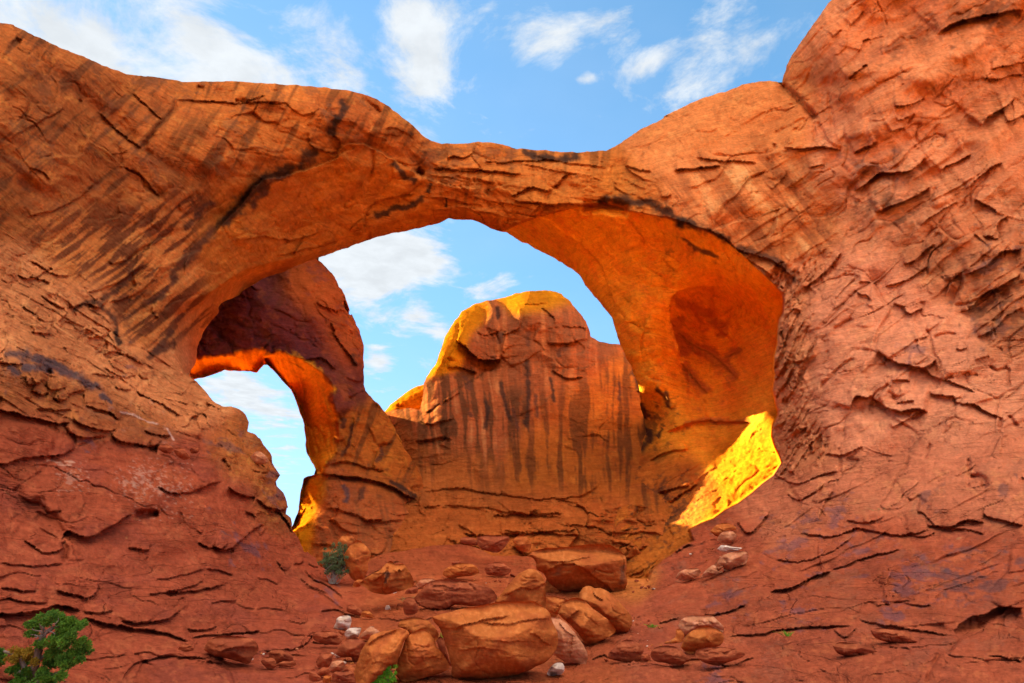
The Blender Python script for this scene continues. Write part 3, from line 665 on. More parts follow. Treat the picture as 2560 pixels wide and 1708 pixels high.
# ledges, cracks and hollows measured on the photograph: view, amount, reach above, reach below, line
LEDGES_F = [
 ('R1',10,30,12,'1130,650 1280,660 1500,670 1620,672 1840,665'),('R1',8,30,10,'60,920 200,830 430,700'),('R1',9,30,10,'860,600 960,690 1060,790'),('R1',12,40,14,'650,730 780,870 930,975'),
 ('R1',20,60,26,'2340,958 2150,1050 1900,1140 1700,1190 1580,1330 1440,1470 1380,1567'),('R1',8,26,10,'200,1090 260,1120 330,1170'),('R1',8,26,10,'150,1420 320,1380 500,1300 640,1180'),
 ('R1',8,30,10,'2010,860 2030,950 2150,1000 2200,980'),('R1',10,30,12,'780,1080 900,1130 1040,1290'),('R1',7,20,8,'1560,660 1640,655 1750,610'),
 ('R2',-20,50,30,'60,950 200,940 330,1000 430,1060 560,1130 700,1190 830,1220 1000,1215'),('R2',-16,40,20,'1000,1285 1050,1230 1200,1190 1350,1140 1480,1070 1600,1035 1720,1030'),
 ('R2',12,30,12,'640,1120 720,1100 850,1118 1000,1112 1150,1135 1260,1135'),('R2',10,26,10,'980,1062 1200,1055 1380,1045 1500,1050'),('R2',12,26,12,'1160,1295 1250,1240 1320,1225 1430,1250'),('R2',12,26,12,'1440,1230 1500,1160 1560,1125'),
 ('R2',14,40,14,'1150,1300 1260,1320 1380,1330 1500,1338 1640,1335 1800,1330 1960,1385'),('R2',10,30,10,'200,1560 215,1430 260,1340 420,1280 560,1270'),('R2',8,24,8,'1300,1420 1360,1350 1440,1340 1440,1450'),('R2',10,24,10,'1060,1460 1180,1500 1300,1500 1450,1540'),
 ('R2',9,24,8,'1920,1080 2000,1110 2090,1120'),('R2',9,24,8,'2150,1290 2210,1270'),('R2',10,30,10,'0,880 60,930 40,1000 0,1020'),
 ('R6',16,30,12,'-60,-40 100,-5 240,40 400,110 480,180 600,220 720,265 800,330 870,425'),('R6',12,24,10,'420,180 560,260 660,320 740,390'),
 ('R3',16,40,12,'780,970 870,975 990,960 1060,965 1165,985'),('R3',16,30,12,'60,1108 200,1100 370,1085'),('R3',10,24,8,'200,1030 380,1052 480,1050 620,1065'),('R3',14,34,12,'1230,1003 1310,960 1390,925'),('R3',14,30,10,'1480,872 1520,850 1565,825'),
 ('R3',30,70,34,'1240,1253 1330,1190 1400,1130 1500,1130 1620,1110 1710,1025'),('R3',24,50,24,'1370,1390 1450,1355 1600,1300 1740,1225'),('R3',18,40,18,'1970,1240 2040,1170 2150,1090 2210,1060'),('R3',30,60,30,'2060,832 2120,765 2250,680 2290,630'),('R3',20,40,20,'2230,800 2290,780 2350,750'),
 ('R3',12,34,12,'2130,450 2250,430 2350,400'),('R3',28,80,40,'1780,235 1850,170 2000,120 2200,80 2350,55'),('R3',12,30,10,'1280,335 1300,270 1345,250'),('R3',14,30,12,'1200,525 1290,440 1340,420'),('R3',12,26,10,'1220,172 1300,70'),('R3',10,26,8,'1110,245 1150,190'),
 ('R3',16,50,16,'2020,1300 2100,1340 2160,1370 2160,1400'),('R3',16,40,14,'2080,1550 2150,1530 2180,1450 2250,1420'),('R3',10,30,10,'1520,790 1600,760'),('R3',9,30,10,'940,1095 1050,1080'),('R3',10,30,10,'700,1240 780,1160 790,1110'),
 ('R3',10,30,10,'1660,1480 1800,1380 1930,1320'),('R3',14,40,14,'1800,1130 1850,1090 2000,1010'),('R3',12,36,12,'1500,700 1640,680 1700,640'),('R3',10,30,10,'2060,520 2180,510 2350,480'),
 ('R6',18,30,14,'880,450 960,405 1060,320 1165,195'),('R6',12,26,10,'1440,432 1560,392 1640,345 1725,290'),('R6',16,34,12,'1560,292 1640,250 1765,145'),('R6',26,60,22,'1960,352 2100,290 2200,200 2335,180'),('R6',26,60,30,'1930,600 2010,560 2080,480 2200,420 2340,330'),
 ('R6',14,30,12,'2110,100 2180,110 2180,60'),('R6',10,20,8,'1270,395 1340,400 1360,395'),('R6',18,40,16,'2040,760 2160,700 2230,620 2350,560'),
 ('Q',18,40,12,'975,240 1100,290 1110,330 1170,348 1290,300'),('Q',32,80,26,'815,735 900,800 1000,862 1090,890 1200,902 1300,922 1400,862 1440,830'),('Q',22,40,26,'515,1370 560,1260 620,1210 690,1235 750,1215'),('Q',28,60,30,'740,1240 850,1290 930,1340 1050,1382 1180,1345 1330,1375'),
 ('Q',14,40,12,'950,1050 1050,1052 1160,1065'),('Q',14,30,12,'1130,925 1300,935 1380,1000 1450,1030 1560,1060 1700,1120 1870,1195'),('Q',18,40,14,'1350,1150 1400,1205 1600,1222 1640,1282 1750,1292 1850,1312 2000,1400 2110,1445'),('Q',10,20,8,'1640,722 1690,740 1745,708'),('Q',10,20,8,'1830,840 1990,800'),
 ('Q',12,24,10,'1010,1300 1100,1270 1200,1270'),('Q',12,24,10,'1150,1440 1260,1380 1340,1390'),('Q',10,20,8,'570,100 640,150 700,165 750,230'),('Q',10,20,8,'1210,640 1290,610 1350,590'),('Q',14,30,12,'960,1560 1100,1480 1230,1420'),('Q',10,20,8,'350,300 400,280 460,240'),
 ('R8',24,40,16,'470,500 530,580 600,562 650,490 700,440'),('R8',14,40,12,'850,592 1000,602 1100,612 1250,562 1400,582 1550,602 1770,560'),('R8',12,30,10,'720,762 900,772 1050,722 1180,652 1250,592'),('R8',14,40,12,'1080,842 1250,772 1400,722 1570,690'),
 ('R8',26,60,20,'680,972 850,942 950,882 1100,832'),('R8',20,50,16,'260,1122 400,1112 540,1040'),('R8',24,60,18,'1700,532 1850,545 1990,500 2095,520'),('R8',18,50,14,'2090,412 2110,482 2230,502 2350,545'),('R8',18,60,18,'400,1262 650,1242 900,1205 1250,1190'),
 ('R8',36,70,70,'1890,1262 1950,1165 2080,1115 2200,1075 2350,1070'),('R8',14,50,14,'1240,1150 1400,1180 1700,1225 1890,1262'),('R8',16,40,14,'2110,1385 2250,1405 2350,1430'),('R8',14,30,10,'1640,440 1700,465 1770,535'),('R8',12,50,12,'1520,1035 1600,1055 1750,1062'),
 ('R8',16,40,14,'0,1420 200,1410 330,1420 420,1450 620,1390'),('R8',10,30,10,'1380,1060 1480,1050'),('R8',14,30,12,'1000,520 1060,380 1100,310'),('R8',14,26,10,'790,330 900,370 1050,260'),('R8',12,24,8,'700,180 850,270 1000,220 1150,170'),('R8',14,30,10,'1050,80 1180,70 1300,20'),
 ('R8',12,30,10,'1560,600 1700,610 1780,580'),('R8',14,40,12,'1110,1210 1180,1270 1260,1200'),('R8',14,34,12,'1800,560 1960,560 2100,600'),('R8',12,30,12,'1450,930 1480,850'),('R8',12,40,12,'1180,500 1300,520 1450,480'),
 ('L1',18,30,14,'320,440 345,545 480,535 525,480'),('L1',14,24,12,'585,480 590,580 700,600 820,565'),('L1',20,30,16,'650,690 760,745 860,700'),('L1',30,50,30,'-40,850 150,885 420,965 700,1015 870,1015'),('L1',14,26,12,'440,845 620,855 860,865'),('L1',18,30,14,'1040,795 1200,852 1350,892 1480,985'),
 ('L1',20,30,16,'890,955 1000,1035 1300,1115 1450,1085'),('L1',14,26,12,'750,1042 850,1132 1000,1185 1260,1212'),('L1',20,40,18,'1340,1125 1450,1215 1600,1265 1850,1305 2000,1225'),('L1',18,40,14,'-60,1530 150,1492 350,1435 600,1432 800,1375 935,1310'),('L1',10,20,8,'1250,340 1400,412 1530,455 1700,425'),
 ('L1',14,30,10,'1660,622 1850,722 2000,785 2130,885 2240,930'),('L1',12,24,10,'1120,400 1250,440 1400,470'),('L1',12,20,10,'1400,560 1500,610 1620,600'),('L1',16,30,12,'1760,1100 1900,1165 2090,1165'),('L1',16,30,12,'830,690 950,640 1060,625'),('L1',14,26,10,'-20,280 120,300 300,290'),('L1',16,30,14,'370,610 500,680 600,640'),('L1',14,26,12,'1040,660 1040,780'),
 ('R4',14,30,12,'100,340 230,370 330,300 350,330'),('R4',14,26,10,'440,560 560,540 650,560 720,500'),('R4',12,26,10,'200,250 300,320 430,360 450,330'),('R4',14,24,10,'190,350 330,410'),('R4',12,24,10,'150,560 240,610'),('R4',12,24,10,'205,715 330,740'),('R4',16,30,12,'380,660 430,600 440,480 340,370'),
 ('R4',12,24,10,'260,470 380,560 430,560'),('R4',14,26,12,'560,760 700,740 660,690 520,700'),('R4',12,26,10,'680,880 760,850 950,940'),('R4',10,20,8,'990,560 1010,620 1040,630'),('R4',16,40,16,'1130,610 1250,560 1330,490 1400,455 1500,390 1620,330'),('R4',10,26,10,'1560,130 1700,100 1900,120 2100,60'),('R4',10,26,10,'1800,230 1950,190 2200,130'),
 ('R4',12,30,10,'700,530 860,490 980,400 1060,280'),('R4',10,30,10,'560,480 760,400 950,280'),('R4',10,24,8,'690,280 800,270 900,190 1010,130'),
 ('R7',28,60,26,'400,640 440,575 560,612 680,572 800,492 870,455'),('R7',16,40,12,'1010,265 1100,312 1220,332 1330,282 1450,252'),('R7',26,50,20,'1370,665 1480,695 1560,645 1640,575 1725,530'),('R7',18,50,14,'360,962 480,988 590,1005 660,920'),('R7',30,60,34,'-60,1120 100,1110 250,1090 400,1060 540,1095'),
 ('R7',14,30,12,'540,1092 640,1105 745,1088'),('R7',20,50,14,'780,1158 950,1168 1110,1142 1185,1080'),('R7',14,30,10,'960,992 1150,962 1280,922 1345,900'),('R7',20,34,14,'1080,972 1240,968 1380,942 1475,918'),('R7',10,24,8,'1010,892 1200,862 1345,820'),('R7',10,24,8,'1370,1042 1450,1025 1555,1030'),
 ('R7',24,60,24,'530,1135 760,1190 950,1215 1080,1245 1260,1300'),('R7',14,30,12,'1220,1218 1350,1222 1425,1190'),('R7',18,34,14,'1230,1272 1400,1252 1725,1220'),('R7',18,34,14,'1700,1352 1950,1342 2055,1240'),('R7',16,40,14,'800,1567 850,1462 1000,1402 1200,1392 1480,1442'),('R7',16,34,12,'2030,1302 2200,1305'),
 ('R7',14,34,12,'290,400 310,450 400,440'),('R7',12,30,10,'150,630 230,680 300,720 430,690'),('R7',14,30,12,'0,940 160,960 250,970'),('R7',18,30,14,'1290,650 1380,690 1380,660'),('R7',14,30,10,'830,680 960,700 980,640'),('R7',12,24,10,'1690,600 1715,600 1730,560'),('R7',14,30,10,'1870,1160 1990,1175 2000,1110'),('R7',14,40,12,'1480,1310 1400,1300'),
 ('R7',10,30,10,'0,780 200,800 420,790'),('R7',14,30,12,'-40,1030 60,1010 160,1040 320,1040'),
 ('L2',14,34,12,'1420,1080 1530,1195 1620,1155'),('L2',14,30,12,'1630,1140 1740,1105 1740,1040'),('L2',18,40,14,'840,180 960,270 1150,310 1180,330'),('L2',16,30,12,'1060,480 1190,560'),('L2',16,30,14,'1700,1290 1850,1390 2050,1500'),('L2',18,30,16,'1740,1200 1900,1320 2100,1420 2250,1567'),('L2',22,30,20,'1320,480 1480,500 1640,760'),('L2',18,26,16,'1190,330 1330,440 1560,470'),
 ('L2',12,24,10,'440,720 510,760'),('L2',12,24,10,'1180,1310 1330,1330 1460,1390'),('L2',12,24,10,'560,1180 720,1200 900,1280'),('L2',18,26,14,'640,920 760,940 830,850'),('L2',14,30,14,'1800,1130 1940,1180'),
 ('B1',12,30,12,'0,680 150,740 300,850 420,920'),('B1',12,30,12,'660,980 760,1000 1000,1010 1200,985'),('B1',10,24,8,'170,930 260,910 420,930'),('B1',10,24,8,'630,600 900,620'),('B1',10,30,10,'1000,610 1130,600 1270,590'),('B1',12,26,10,'60,1120 180,1110 230,1060'),
 ('R6',-44,70,110,'360,425 200,430 90,460 45,530 40,600 60,700 90,800 100,905'),('R6',8,60,30,'60,700 170,800 300,860 380,930 450,1000 530,1065'),('R6',8,50,26,'100,910 180,1000 240,1080 300,1140'),('R6',6,24,8,'330,742 430,735'),('R6',6,30,16,'370,892 440,872 510,810'),('R6',9,30,10,'360,630 430,580 520,540'),('R6',10,30,10,'580,540 620,520 740,620'),('R6',10,26,10,'660,480 740,515'),
 ('R6',10,26,10,'-10,240 80,330'),('R6',16,40,20,'0,1380 120,1330 260,1300 420,1310 600,1320'),('R5',10,40,12,'1400,100 1550,110 1650,170 1750,280 1790,360'),('R5',8,30,10,'1790,380 1820,470 1850,560'),('R5',9,30,10,'1890,640 2040,690 1960,660'),('R5',14,30,14,'2100,1100 2170,1140 2210,1230'),('R5',12,26,12,'2060,1560 2200,1500 2340,1480'),
 ('R8',14,30,10,'20,390 120,330 230,250'),('R8',14,26,10,'-40,330 60,300 170,270'),('B2',-22,40,16,'600,1500 760,1400 900,1380 1350,1372 1500,1382 1700,1430 2000,1452 2350,1345'),('B2',-16,30,14,'840,1260 960,1150 1100,1110 1300,1100'),('B2',14,40,14,'880,1340 1000,1300 1040,1330'),('B1',-18,36,16,'-60,1300 60,1285 150,1292 260,1320'),('B1',16,34,14,'170,930 300,915 420,950 560,990'),('B1',-14,30,14,'620,460 800,420 1000,380 1200,350 1400,335 1570,365'),('B1',14,24,12,'560,640 700,560 900,470'),('B2',-18,40,18,'0,1560 160,1530 400,1545 640,1500'),('B2',16,30,12,'1520,1000 1640,960 1720,950'),
  ('B2',14,26,10,'1070,90 1140,70'),('B2',14,26,10,'1140,120 1240,95'),('B2',20,30,16,'1430,560 1460,480 1560,390 1650,340 1750,260 1860,230'),('B2',10,24,10,'1230,540 1350,500 1400,450'),
]
CRACKS_F = [
 ('R1',16,24,'60,240 200,330 420,490 620,690 760,840 930,970'),('R1',9,5,'1130,640 1140,720 1060,800 990,890 930,970'),('R1',20,9,'95,255 135,280'),('R1',14,4,'512,650 528,672'),('R1',22,7,'1285,560 1340,572'),('R1',16,6,'1540,656 1610,658'),('R1',12,3.5,'1745,602 1810,600'),
 ('R1',6,4,'780,960 800,1050 770,1110'),('R1',8,10,'930,970 1100,1090 1200,1160'),
 ('R2',40,13,'1620,1350 1700,1352 1800,1352 1880,1360 1950,1385'),('R2',24,8,'555,1110 600,1140'),('R2',26,7,'190,640 260,690 320,745'),('R2',8,4,'270,970 265,1100 230,1200'),('R2',8,4,'780,1160 1060,1200'),('R2',12,6,'1010,1270 1040,1240'),('R2',10,5,'1380,1310 1440,1240 1470,1210'),
 ('R3',34,9,'768,548 860,640 940,725 1000,790'),('R3',8,5,'1000,790 1070,930 1165,985'),('R3',7,3.5,'985,790 975,940'),('R3',10,4,'722,935 722,970'),('R3',9,4,'1580,812 1640,745'),('R3',6,3,'1380,0 1440,110 1470,180'),('R3',8,5,'1075,590 1090,720 1110,880'),('R3',8,4,'930,765 840,810 720,885'),
 ('Q',10,4,'340,532 450,470 550,400'),('Q',14,5,'220,1165 260,1080 360,980 440,910 520,860 560,810'),('Q',10,4,'1300,505 1360,580 1380,680 1400,790 1440,830 1470,925'),('Q',9,4,'2190,920 2195,1120'),('Q',12,4,'1980,910 2080,952 2190,920'),('Q',14,5,'2110,1445 2090,1560'),('Q',14,5,'2180,1425 2290,1560'),('Q',9,3.5,'1400,602 1520,570 1645,577'),
 ('Q',8,3,'1690,1002 1780,975'),('Q',8,3,'1750,1012 1870,1000'),('Q',9,3.5,'2190,640 2200,900'),('Q',5,3,'620,1375 680,1430 720,1475'),('Q',5,3,'920,1160 970,1200 1000,1260'),('Q',12,4,'1510,1050 1610,1015'),('Q',7,3,'820,830 830,790 1000,990'),
 ('R8',10,4,'1990,100 1980,200 1990,290'),('R8',20,8,'1985,215 2080,230 2085,300'),('R8',9,4,'1145,20 1145,200'),('R8',10,5,'2320,260 2350,230'),('R8',7,4,'1740,0 1700,100'),('R8',10,4,'1590,560 1580,600'),
 ('L1',12,3.5,'740,1032 890,1170 920,1300 932,1312'),('L1',10,3.5,'932,1312 1160,1222 1350,1172'),('L1',30,10,'1810,1320 1860,1330 1930,1350'),('L1',8,3,'1890,722 1830,882'),('L1',8,3,'1050,560 1080,650'),('L1',20,6,'560,400 600,400 570,600'),('L1',10,3,'1140,880 1260,890 1370,930'),
 ('R7',12,4,'975,280 1050,180 1145,130'),('R7',12,6,'1180,440 1200,525 1290,590'),('R7',9,5,'1070,612 1190,522'),('R7',34,11,'870,470 950,468 1040,465'),('R7',12,5,'570,115 650,110 700,122'),('R7',10,4,'760,130 830,132'),('R7',18,7,'420,760 430,700 410,640'),('R7',9,4,'1470,910 1480,1000'),('R7',9,4,'1880,1020 1880,1130'),('R7',7,4,'1590,980 1650,960 1650,1000'),
 ('L2',12,4,'1090,1520 1110,1480 1180,1420'),('L2',14,5,'850,950 880,990'),('R9',22,6,'520,830 600,950'),
]
for (vw, am, up, dn, tx) in LEDGES_F: F.ledge(vw, tx, abs(am) * LAMP, up, dn, flip=am < 0)
for (vw, am, wd, tx) in CRACKS_F: F.crack(vw, tx, am * LAMP, wd)
F.bulge('R6', 270, 680, 290, 300, -20, -120, 1.2); F.bulge('R8', 2120, 1200, 260, 90, -5, -40)      # hollow at the foot of the right cliff
F.bulge('R6', 2100, 560, 160, 60, -30, -26); F.bulge('R3', 2050, 95, 320, 70, -12, -30); F.bulge('R7', 950, 470, 110, 30, 0, -20)
for (vw, x, y, rx, ry, ro, am) in [('L1',420,1200,520,170,-4,20),('R7',620,260,360,130,8,24),('R7',1230,225,220,85,-4,18),('R7',1120,640,260,90,-8,22),('R7',1420,560,240,90,30,20),('R7',1680,720,190,80,30,20),('R7',420,900,330,70,2,22),('R7',900,1110,260,50,3,16),('R7',250,1330,380,110,4,22),('R7',1150,1500,330,90,4,22),('R7',1850,1270,180,60,0,14),('R7',750,480,300,70,-20,20),
        ('R8',760,1090,330,85,-16,26),('R8',1900,1010,420,110,4,24),('R8',1350,480,280,70,-8,18),('R8',1900,420,170,90,0,20),('R8',2220,400,140,110,0,18),('R8',850,850,260,60,-24,18),('R8',1300,860,300,60,-20,18),('R8',420,860,330,60,-28,16),('R8',1300,1480,900,70,-3,16),('R8',250,1010,300,70,-20,14),
        ('Q',1120,700,300,170,10,18),('Q',350,850,230,220,-40,14),('Q',800,1150,330,130,-10,14),('Q',1750,850,320,180,-10,16),('Q',1700,1420,300,120,0,16),('R3',1500,600,420,190,-35,22),('R3',1050,300,250,200,-40,22),('R3',1250,850,300,120,-30,16),('R3',1900,450,260,100,-30,16),('R3',400,760,380,110,-28,14),('R3',1550,1010,220,60,-20,14),('R3',2200,1150,200,110,-40,18),
        ('L1',420,470,95,70,0,9),('L1',700,510,115,85,0,10),('L1',470,620,100,55,20,8),('L1',760,660,90,60,10,8),('L1',130,720,140,90,20,10),('L1',950,800,100,110,-30,9),('L1',1200,950,230,100,8,10),('L1',1250,740,200,60,25,9),('L1',1650,1180,230,60,8,9),('R7',1560,60,150,60,30,10),('R7',1730,200,60,45,0,9),('R7',1810,340,60,60,20,9),('R7',1590,300,90,40,10,9)]:
    F.bulge(vw, x, y, rx, ry, ro, am, 2.0)
F.bulge('L1', 1700, 830, 90, 70, 0, -10); F.bulge('R3', 1350, 1150, 110, 50, -20, -16); F.bulge('R1', 750, 700, 200, 160, 40, -22)
F.bulge('R7', 1100, 700, 300, 120, 20, 14); F.bulge('R7', 1650, 700, 160, 90, 30, 16); F.bulge('R7', 700, 250, 300, 120, 10, 14); F.bulge('R8', 800, 1080, 320, 90, -14, 20)
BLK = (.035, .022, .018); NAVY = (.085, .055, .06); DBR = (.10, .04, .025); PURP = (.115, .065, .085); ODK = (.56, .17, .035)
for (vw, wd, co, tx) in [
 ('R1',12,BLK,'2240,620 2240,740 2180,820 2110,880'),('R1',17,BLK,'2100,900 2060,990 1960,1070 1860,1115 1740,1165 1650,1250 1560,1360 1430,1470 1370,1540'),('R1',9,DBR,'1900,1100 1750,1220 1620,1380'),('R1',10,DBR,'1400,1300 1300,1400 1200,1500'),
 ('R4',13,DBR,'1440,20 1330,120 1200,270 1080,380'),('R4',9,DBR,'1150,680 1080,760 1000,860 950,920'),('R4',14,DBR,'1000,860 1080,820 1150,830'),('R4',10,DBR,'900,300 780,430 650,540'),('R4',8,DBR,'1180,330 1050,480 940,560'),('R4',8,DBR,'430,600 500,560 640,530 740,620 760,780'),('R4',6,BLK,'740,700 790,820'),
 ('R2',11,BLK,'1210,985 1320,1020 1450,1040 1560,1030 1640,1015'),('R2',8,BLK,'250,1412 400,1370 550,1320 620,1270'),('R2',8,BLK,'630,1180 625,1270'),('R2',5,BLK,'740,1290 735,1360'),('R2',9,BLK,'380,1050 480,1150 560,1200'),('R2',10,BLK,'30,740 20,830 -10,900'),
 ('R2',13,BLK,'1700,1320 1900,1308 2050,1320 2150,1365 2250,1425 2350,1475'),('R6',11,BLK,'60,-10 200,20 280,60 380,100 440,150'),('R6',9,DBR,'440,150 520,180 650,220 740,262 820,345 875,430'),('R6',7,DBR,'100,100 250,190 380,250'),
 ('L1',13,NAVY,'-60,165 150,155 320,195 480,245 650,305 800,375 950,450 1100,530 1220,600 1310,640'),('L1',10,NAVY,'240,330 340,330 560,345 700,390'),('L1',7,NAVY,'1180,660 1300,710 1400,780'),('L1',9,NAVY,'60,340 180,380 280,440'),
 ('R6',20,ODK,'50,510 200,570 330,650 430,735'),('R6',17,ODK,'80,690 170,800 330,880 430,980 500,1040'),('R6',16,ODK,'110,910 180,1000 240,1080 290,1135'),('R6',11,ODK,'370,890 440,870 510,810'),('R6',22,ODK,'60,620 120,800 110,900'),('R6',6,ODK,'330,742 430,735'),('R6',9,ODK,'100,1340 250,1300 420,1310 590,1320'),
 ('R5',14,BLK,'2010,1180 2050,1260 2080,1300'),('R5',9,DBR,'2100,1090 2180,1150 2200,1220'),('R5',10,BLK,'2060,1330 2070,1420 2000,1500'),('R5',8,BLK,'2120,1420 2180,1340'),
 ('B1',5,DBR,'0,20 0,25')]:
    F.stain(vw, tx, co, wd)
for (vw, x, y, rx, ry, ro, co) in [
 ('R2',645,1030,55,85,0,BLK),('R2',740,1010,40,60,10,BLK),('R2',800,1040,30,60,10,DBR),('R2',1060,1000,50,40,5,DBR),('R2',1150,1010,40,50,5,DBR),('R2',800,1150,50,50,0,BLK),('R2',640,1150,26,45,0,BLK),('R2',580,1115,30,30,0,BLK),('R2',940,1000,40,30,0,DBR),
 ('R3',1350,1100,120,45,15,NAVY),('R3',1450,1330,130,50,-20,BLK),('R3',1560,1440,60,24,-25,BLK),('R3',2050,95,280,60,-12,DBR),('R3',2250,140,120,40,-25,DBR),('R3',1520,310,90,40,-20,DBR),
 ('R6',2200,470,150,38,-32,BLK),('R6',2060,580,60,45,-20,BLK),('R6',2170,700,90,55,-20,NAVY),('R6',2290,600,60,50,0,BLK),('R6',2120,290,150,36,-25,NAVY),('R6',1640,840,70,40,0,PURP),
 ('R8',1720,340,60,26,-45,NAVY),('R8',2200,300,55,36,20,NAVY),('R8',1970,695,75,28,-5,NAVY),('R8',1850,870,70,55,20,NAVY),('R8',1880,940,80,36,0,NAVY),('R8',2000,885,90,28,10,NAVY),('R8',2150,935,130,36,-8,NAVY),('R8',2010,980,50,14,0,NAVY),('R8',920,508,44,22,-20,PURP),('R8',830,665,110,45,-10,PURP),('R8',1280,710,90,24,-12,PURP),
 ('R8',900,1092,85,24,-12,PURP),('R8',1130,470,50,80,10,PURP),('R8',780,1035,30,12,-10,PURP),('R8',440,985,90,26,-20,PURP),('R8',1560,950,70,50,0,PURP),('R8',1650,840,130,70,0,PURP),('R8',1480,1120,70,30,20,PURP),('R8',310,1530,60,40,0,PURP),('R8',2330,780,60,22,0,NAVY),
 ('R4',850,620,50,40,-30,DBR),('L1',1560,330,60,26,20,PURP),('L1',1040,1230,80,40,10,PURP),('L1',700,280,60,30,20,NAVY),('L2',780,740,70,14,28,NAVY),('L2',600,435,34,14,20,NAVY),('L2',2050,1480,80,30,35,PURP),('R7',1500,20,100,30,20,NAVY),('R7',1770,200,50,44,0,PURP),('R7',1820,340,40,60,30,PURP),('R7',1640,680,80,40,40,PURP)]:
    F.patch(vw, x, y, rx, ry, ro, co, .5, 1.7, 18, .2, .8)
for (vw, x, y, rx, ry, ro) in [('B2',1560,40,260,60,-28),('B2',1350,70,120,40,-20),('R8',60,430,90,60,-35),('R5',2080,1330,60,120,20),('R8',-40,330,110,50,-40)]: F.patch(vw, x, y, rx, ry, ro, BLK, .62, 1.9, 12, .3, .8)
F.stain('L1', '1440,860 1600,912 1750,982 1975,1040', (.6, .36, .28), 3.0, .8, 1.0)
F.stain('L1', '2030,1060 2090,1160 2140,1230', (.6, .36, .28), 2.5, .7, 1.0)
for tx in ('620,1480 700,1500 760,1490', '560,1487 640,1484', '780,1480 930,1505', '680,1530 900,1540'): F.stain('L1', tx, (.55, .3, .2), 2.0, .6, 1.0)
for (x, y, rx, ry) in [(470,230,60,50),(930,230,40,40),(830,260,60,20),(1060,300,110,36),(980,190,50,14),(870,270,14,40)]: F.patch('R7', x, y, rx, ry, 0, (.5, .25, .17), .45, 2.4, 7, .4, .8)

def front_thick(U, V):
    # unseen back of the left cliff, deepened to block sun from the canyon floor
    T = 7.0 + np.where(V < 862, 38, 46) * sstep(U, 640, 400) + 34 * sstep(U, 480, 430) * sstep(V, 865, 890) * sstep(973 + .75 * (U - 428) - V, -10, 12)
    return np.where(V > 1250, 3.0, T)
def in_poly(poly):
    return lambda u, v: poly_sd(u, v, poly) > 0
ARCH_REGION = ZZ('P', '430,560 500,520 600,430 690,380 740,335', 'P', '700,300 620,250 520,200 420,150 420,100 2000,-300', 'P', '1800,180', 'R3', '770,550 860,640 990,780', 'P', '1900,345 1760,345 1700,390 1760,480', 'R6', '350,60 420,130 480,165 560,235 640,320 700,400 770,470 780,520 775,600 750,640 740,700 735,800 715,880 710,960 720,1000 710,1100 730,1190 745,1240 740,1270 710,1330 700,1400 720,1470 750,1530',
                 'R8', '765,130 710,210 640,260 560,330 480,390 400,430 320,490 240,520 165,565', 'B2', '1850,200 1750,240 1640,330 1560,380 1460,480 1420,570 1240,575 1000,560', 'P', '1100,900 800,900', 'P', '470,900 430,875', 'R4', '1200,990 1150,900 1130,830 1150,760 1135,640 1140,590')
FLOOR_REGION = ZZ('B1', '60,380 130,480 300,640 470,700 600,800 560,880', 'P', '860,1400 800,1415 740,1440 690,1490 560,1568 300,1800 -200,2300 2400,2300 1700,1800 1560,1568', 'P', '1520,1500 1490,1440 1440,1360 1445,1340', 'B2', '1420,570', 'P', '1500,1150 700,1150')
RIGHT_SIDE = Z('P', '1560,2600 1560,1500 1300,1200 1300,600 1600,-900 4200,-900 4200,2600')
front = sheet_objects(F, [
    ('ground', None, None, 'structure', in_poly(FLOOR_REGION)),
    ('rock_arch', 'huge near sandstone arch spanning the top of the picture between both cliffs', 'rock arch', None, in_poly(ARCH_REGION)),
    ('cliff', 'pinkish fractured sandstone cliff rising on the right of the orange alcove', 'cliff', None, in_poly(RIGHT_SIDE)),
    ('cliff', 'dark streaked sandstone cliff and red slope on the left, beside the small sky window', 'cliff', None, None)],
    STONE, front_thick, edge=30)
gk = [o for o in front if o == 'ground']

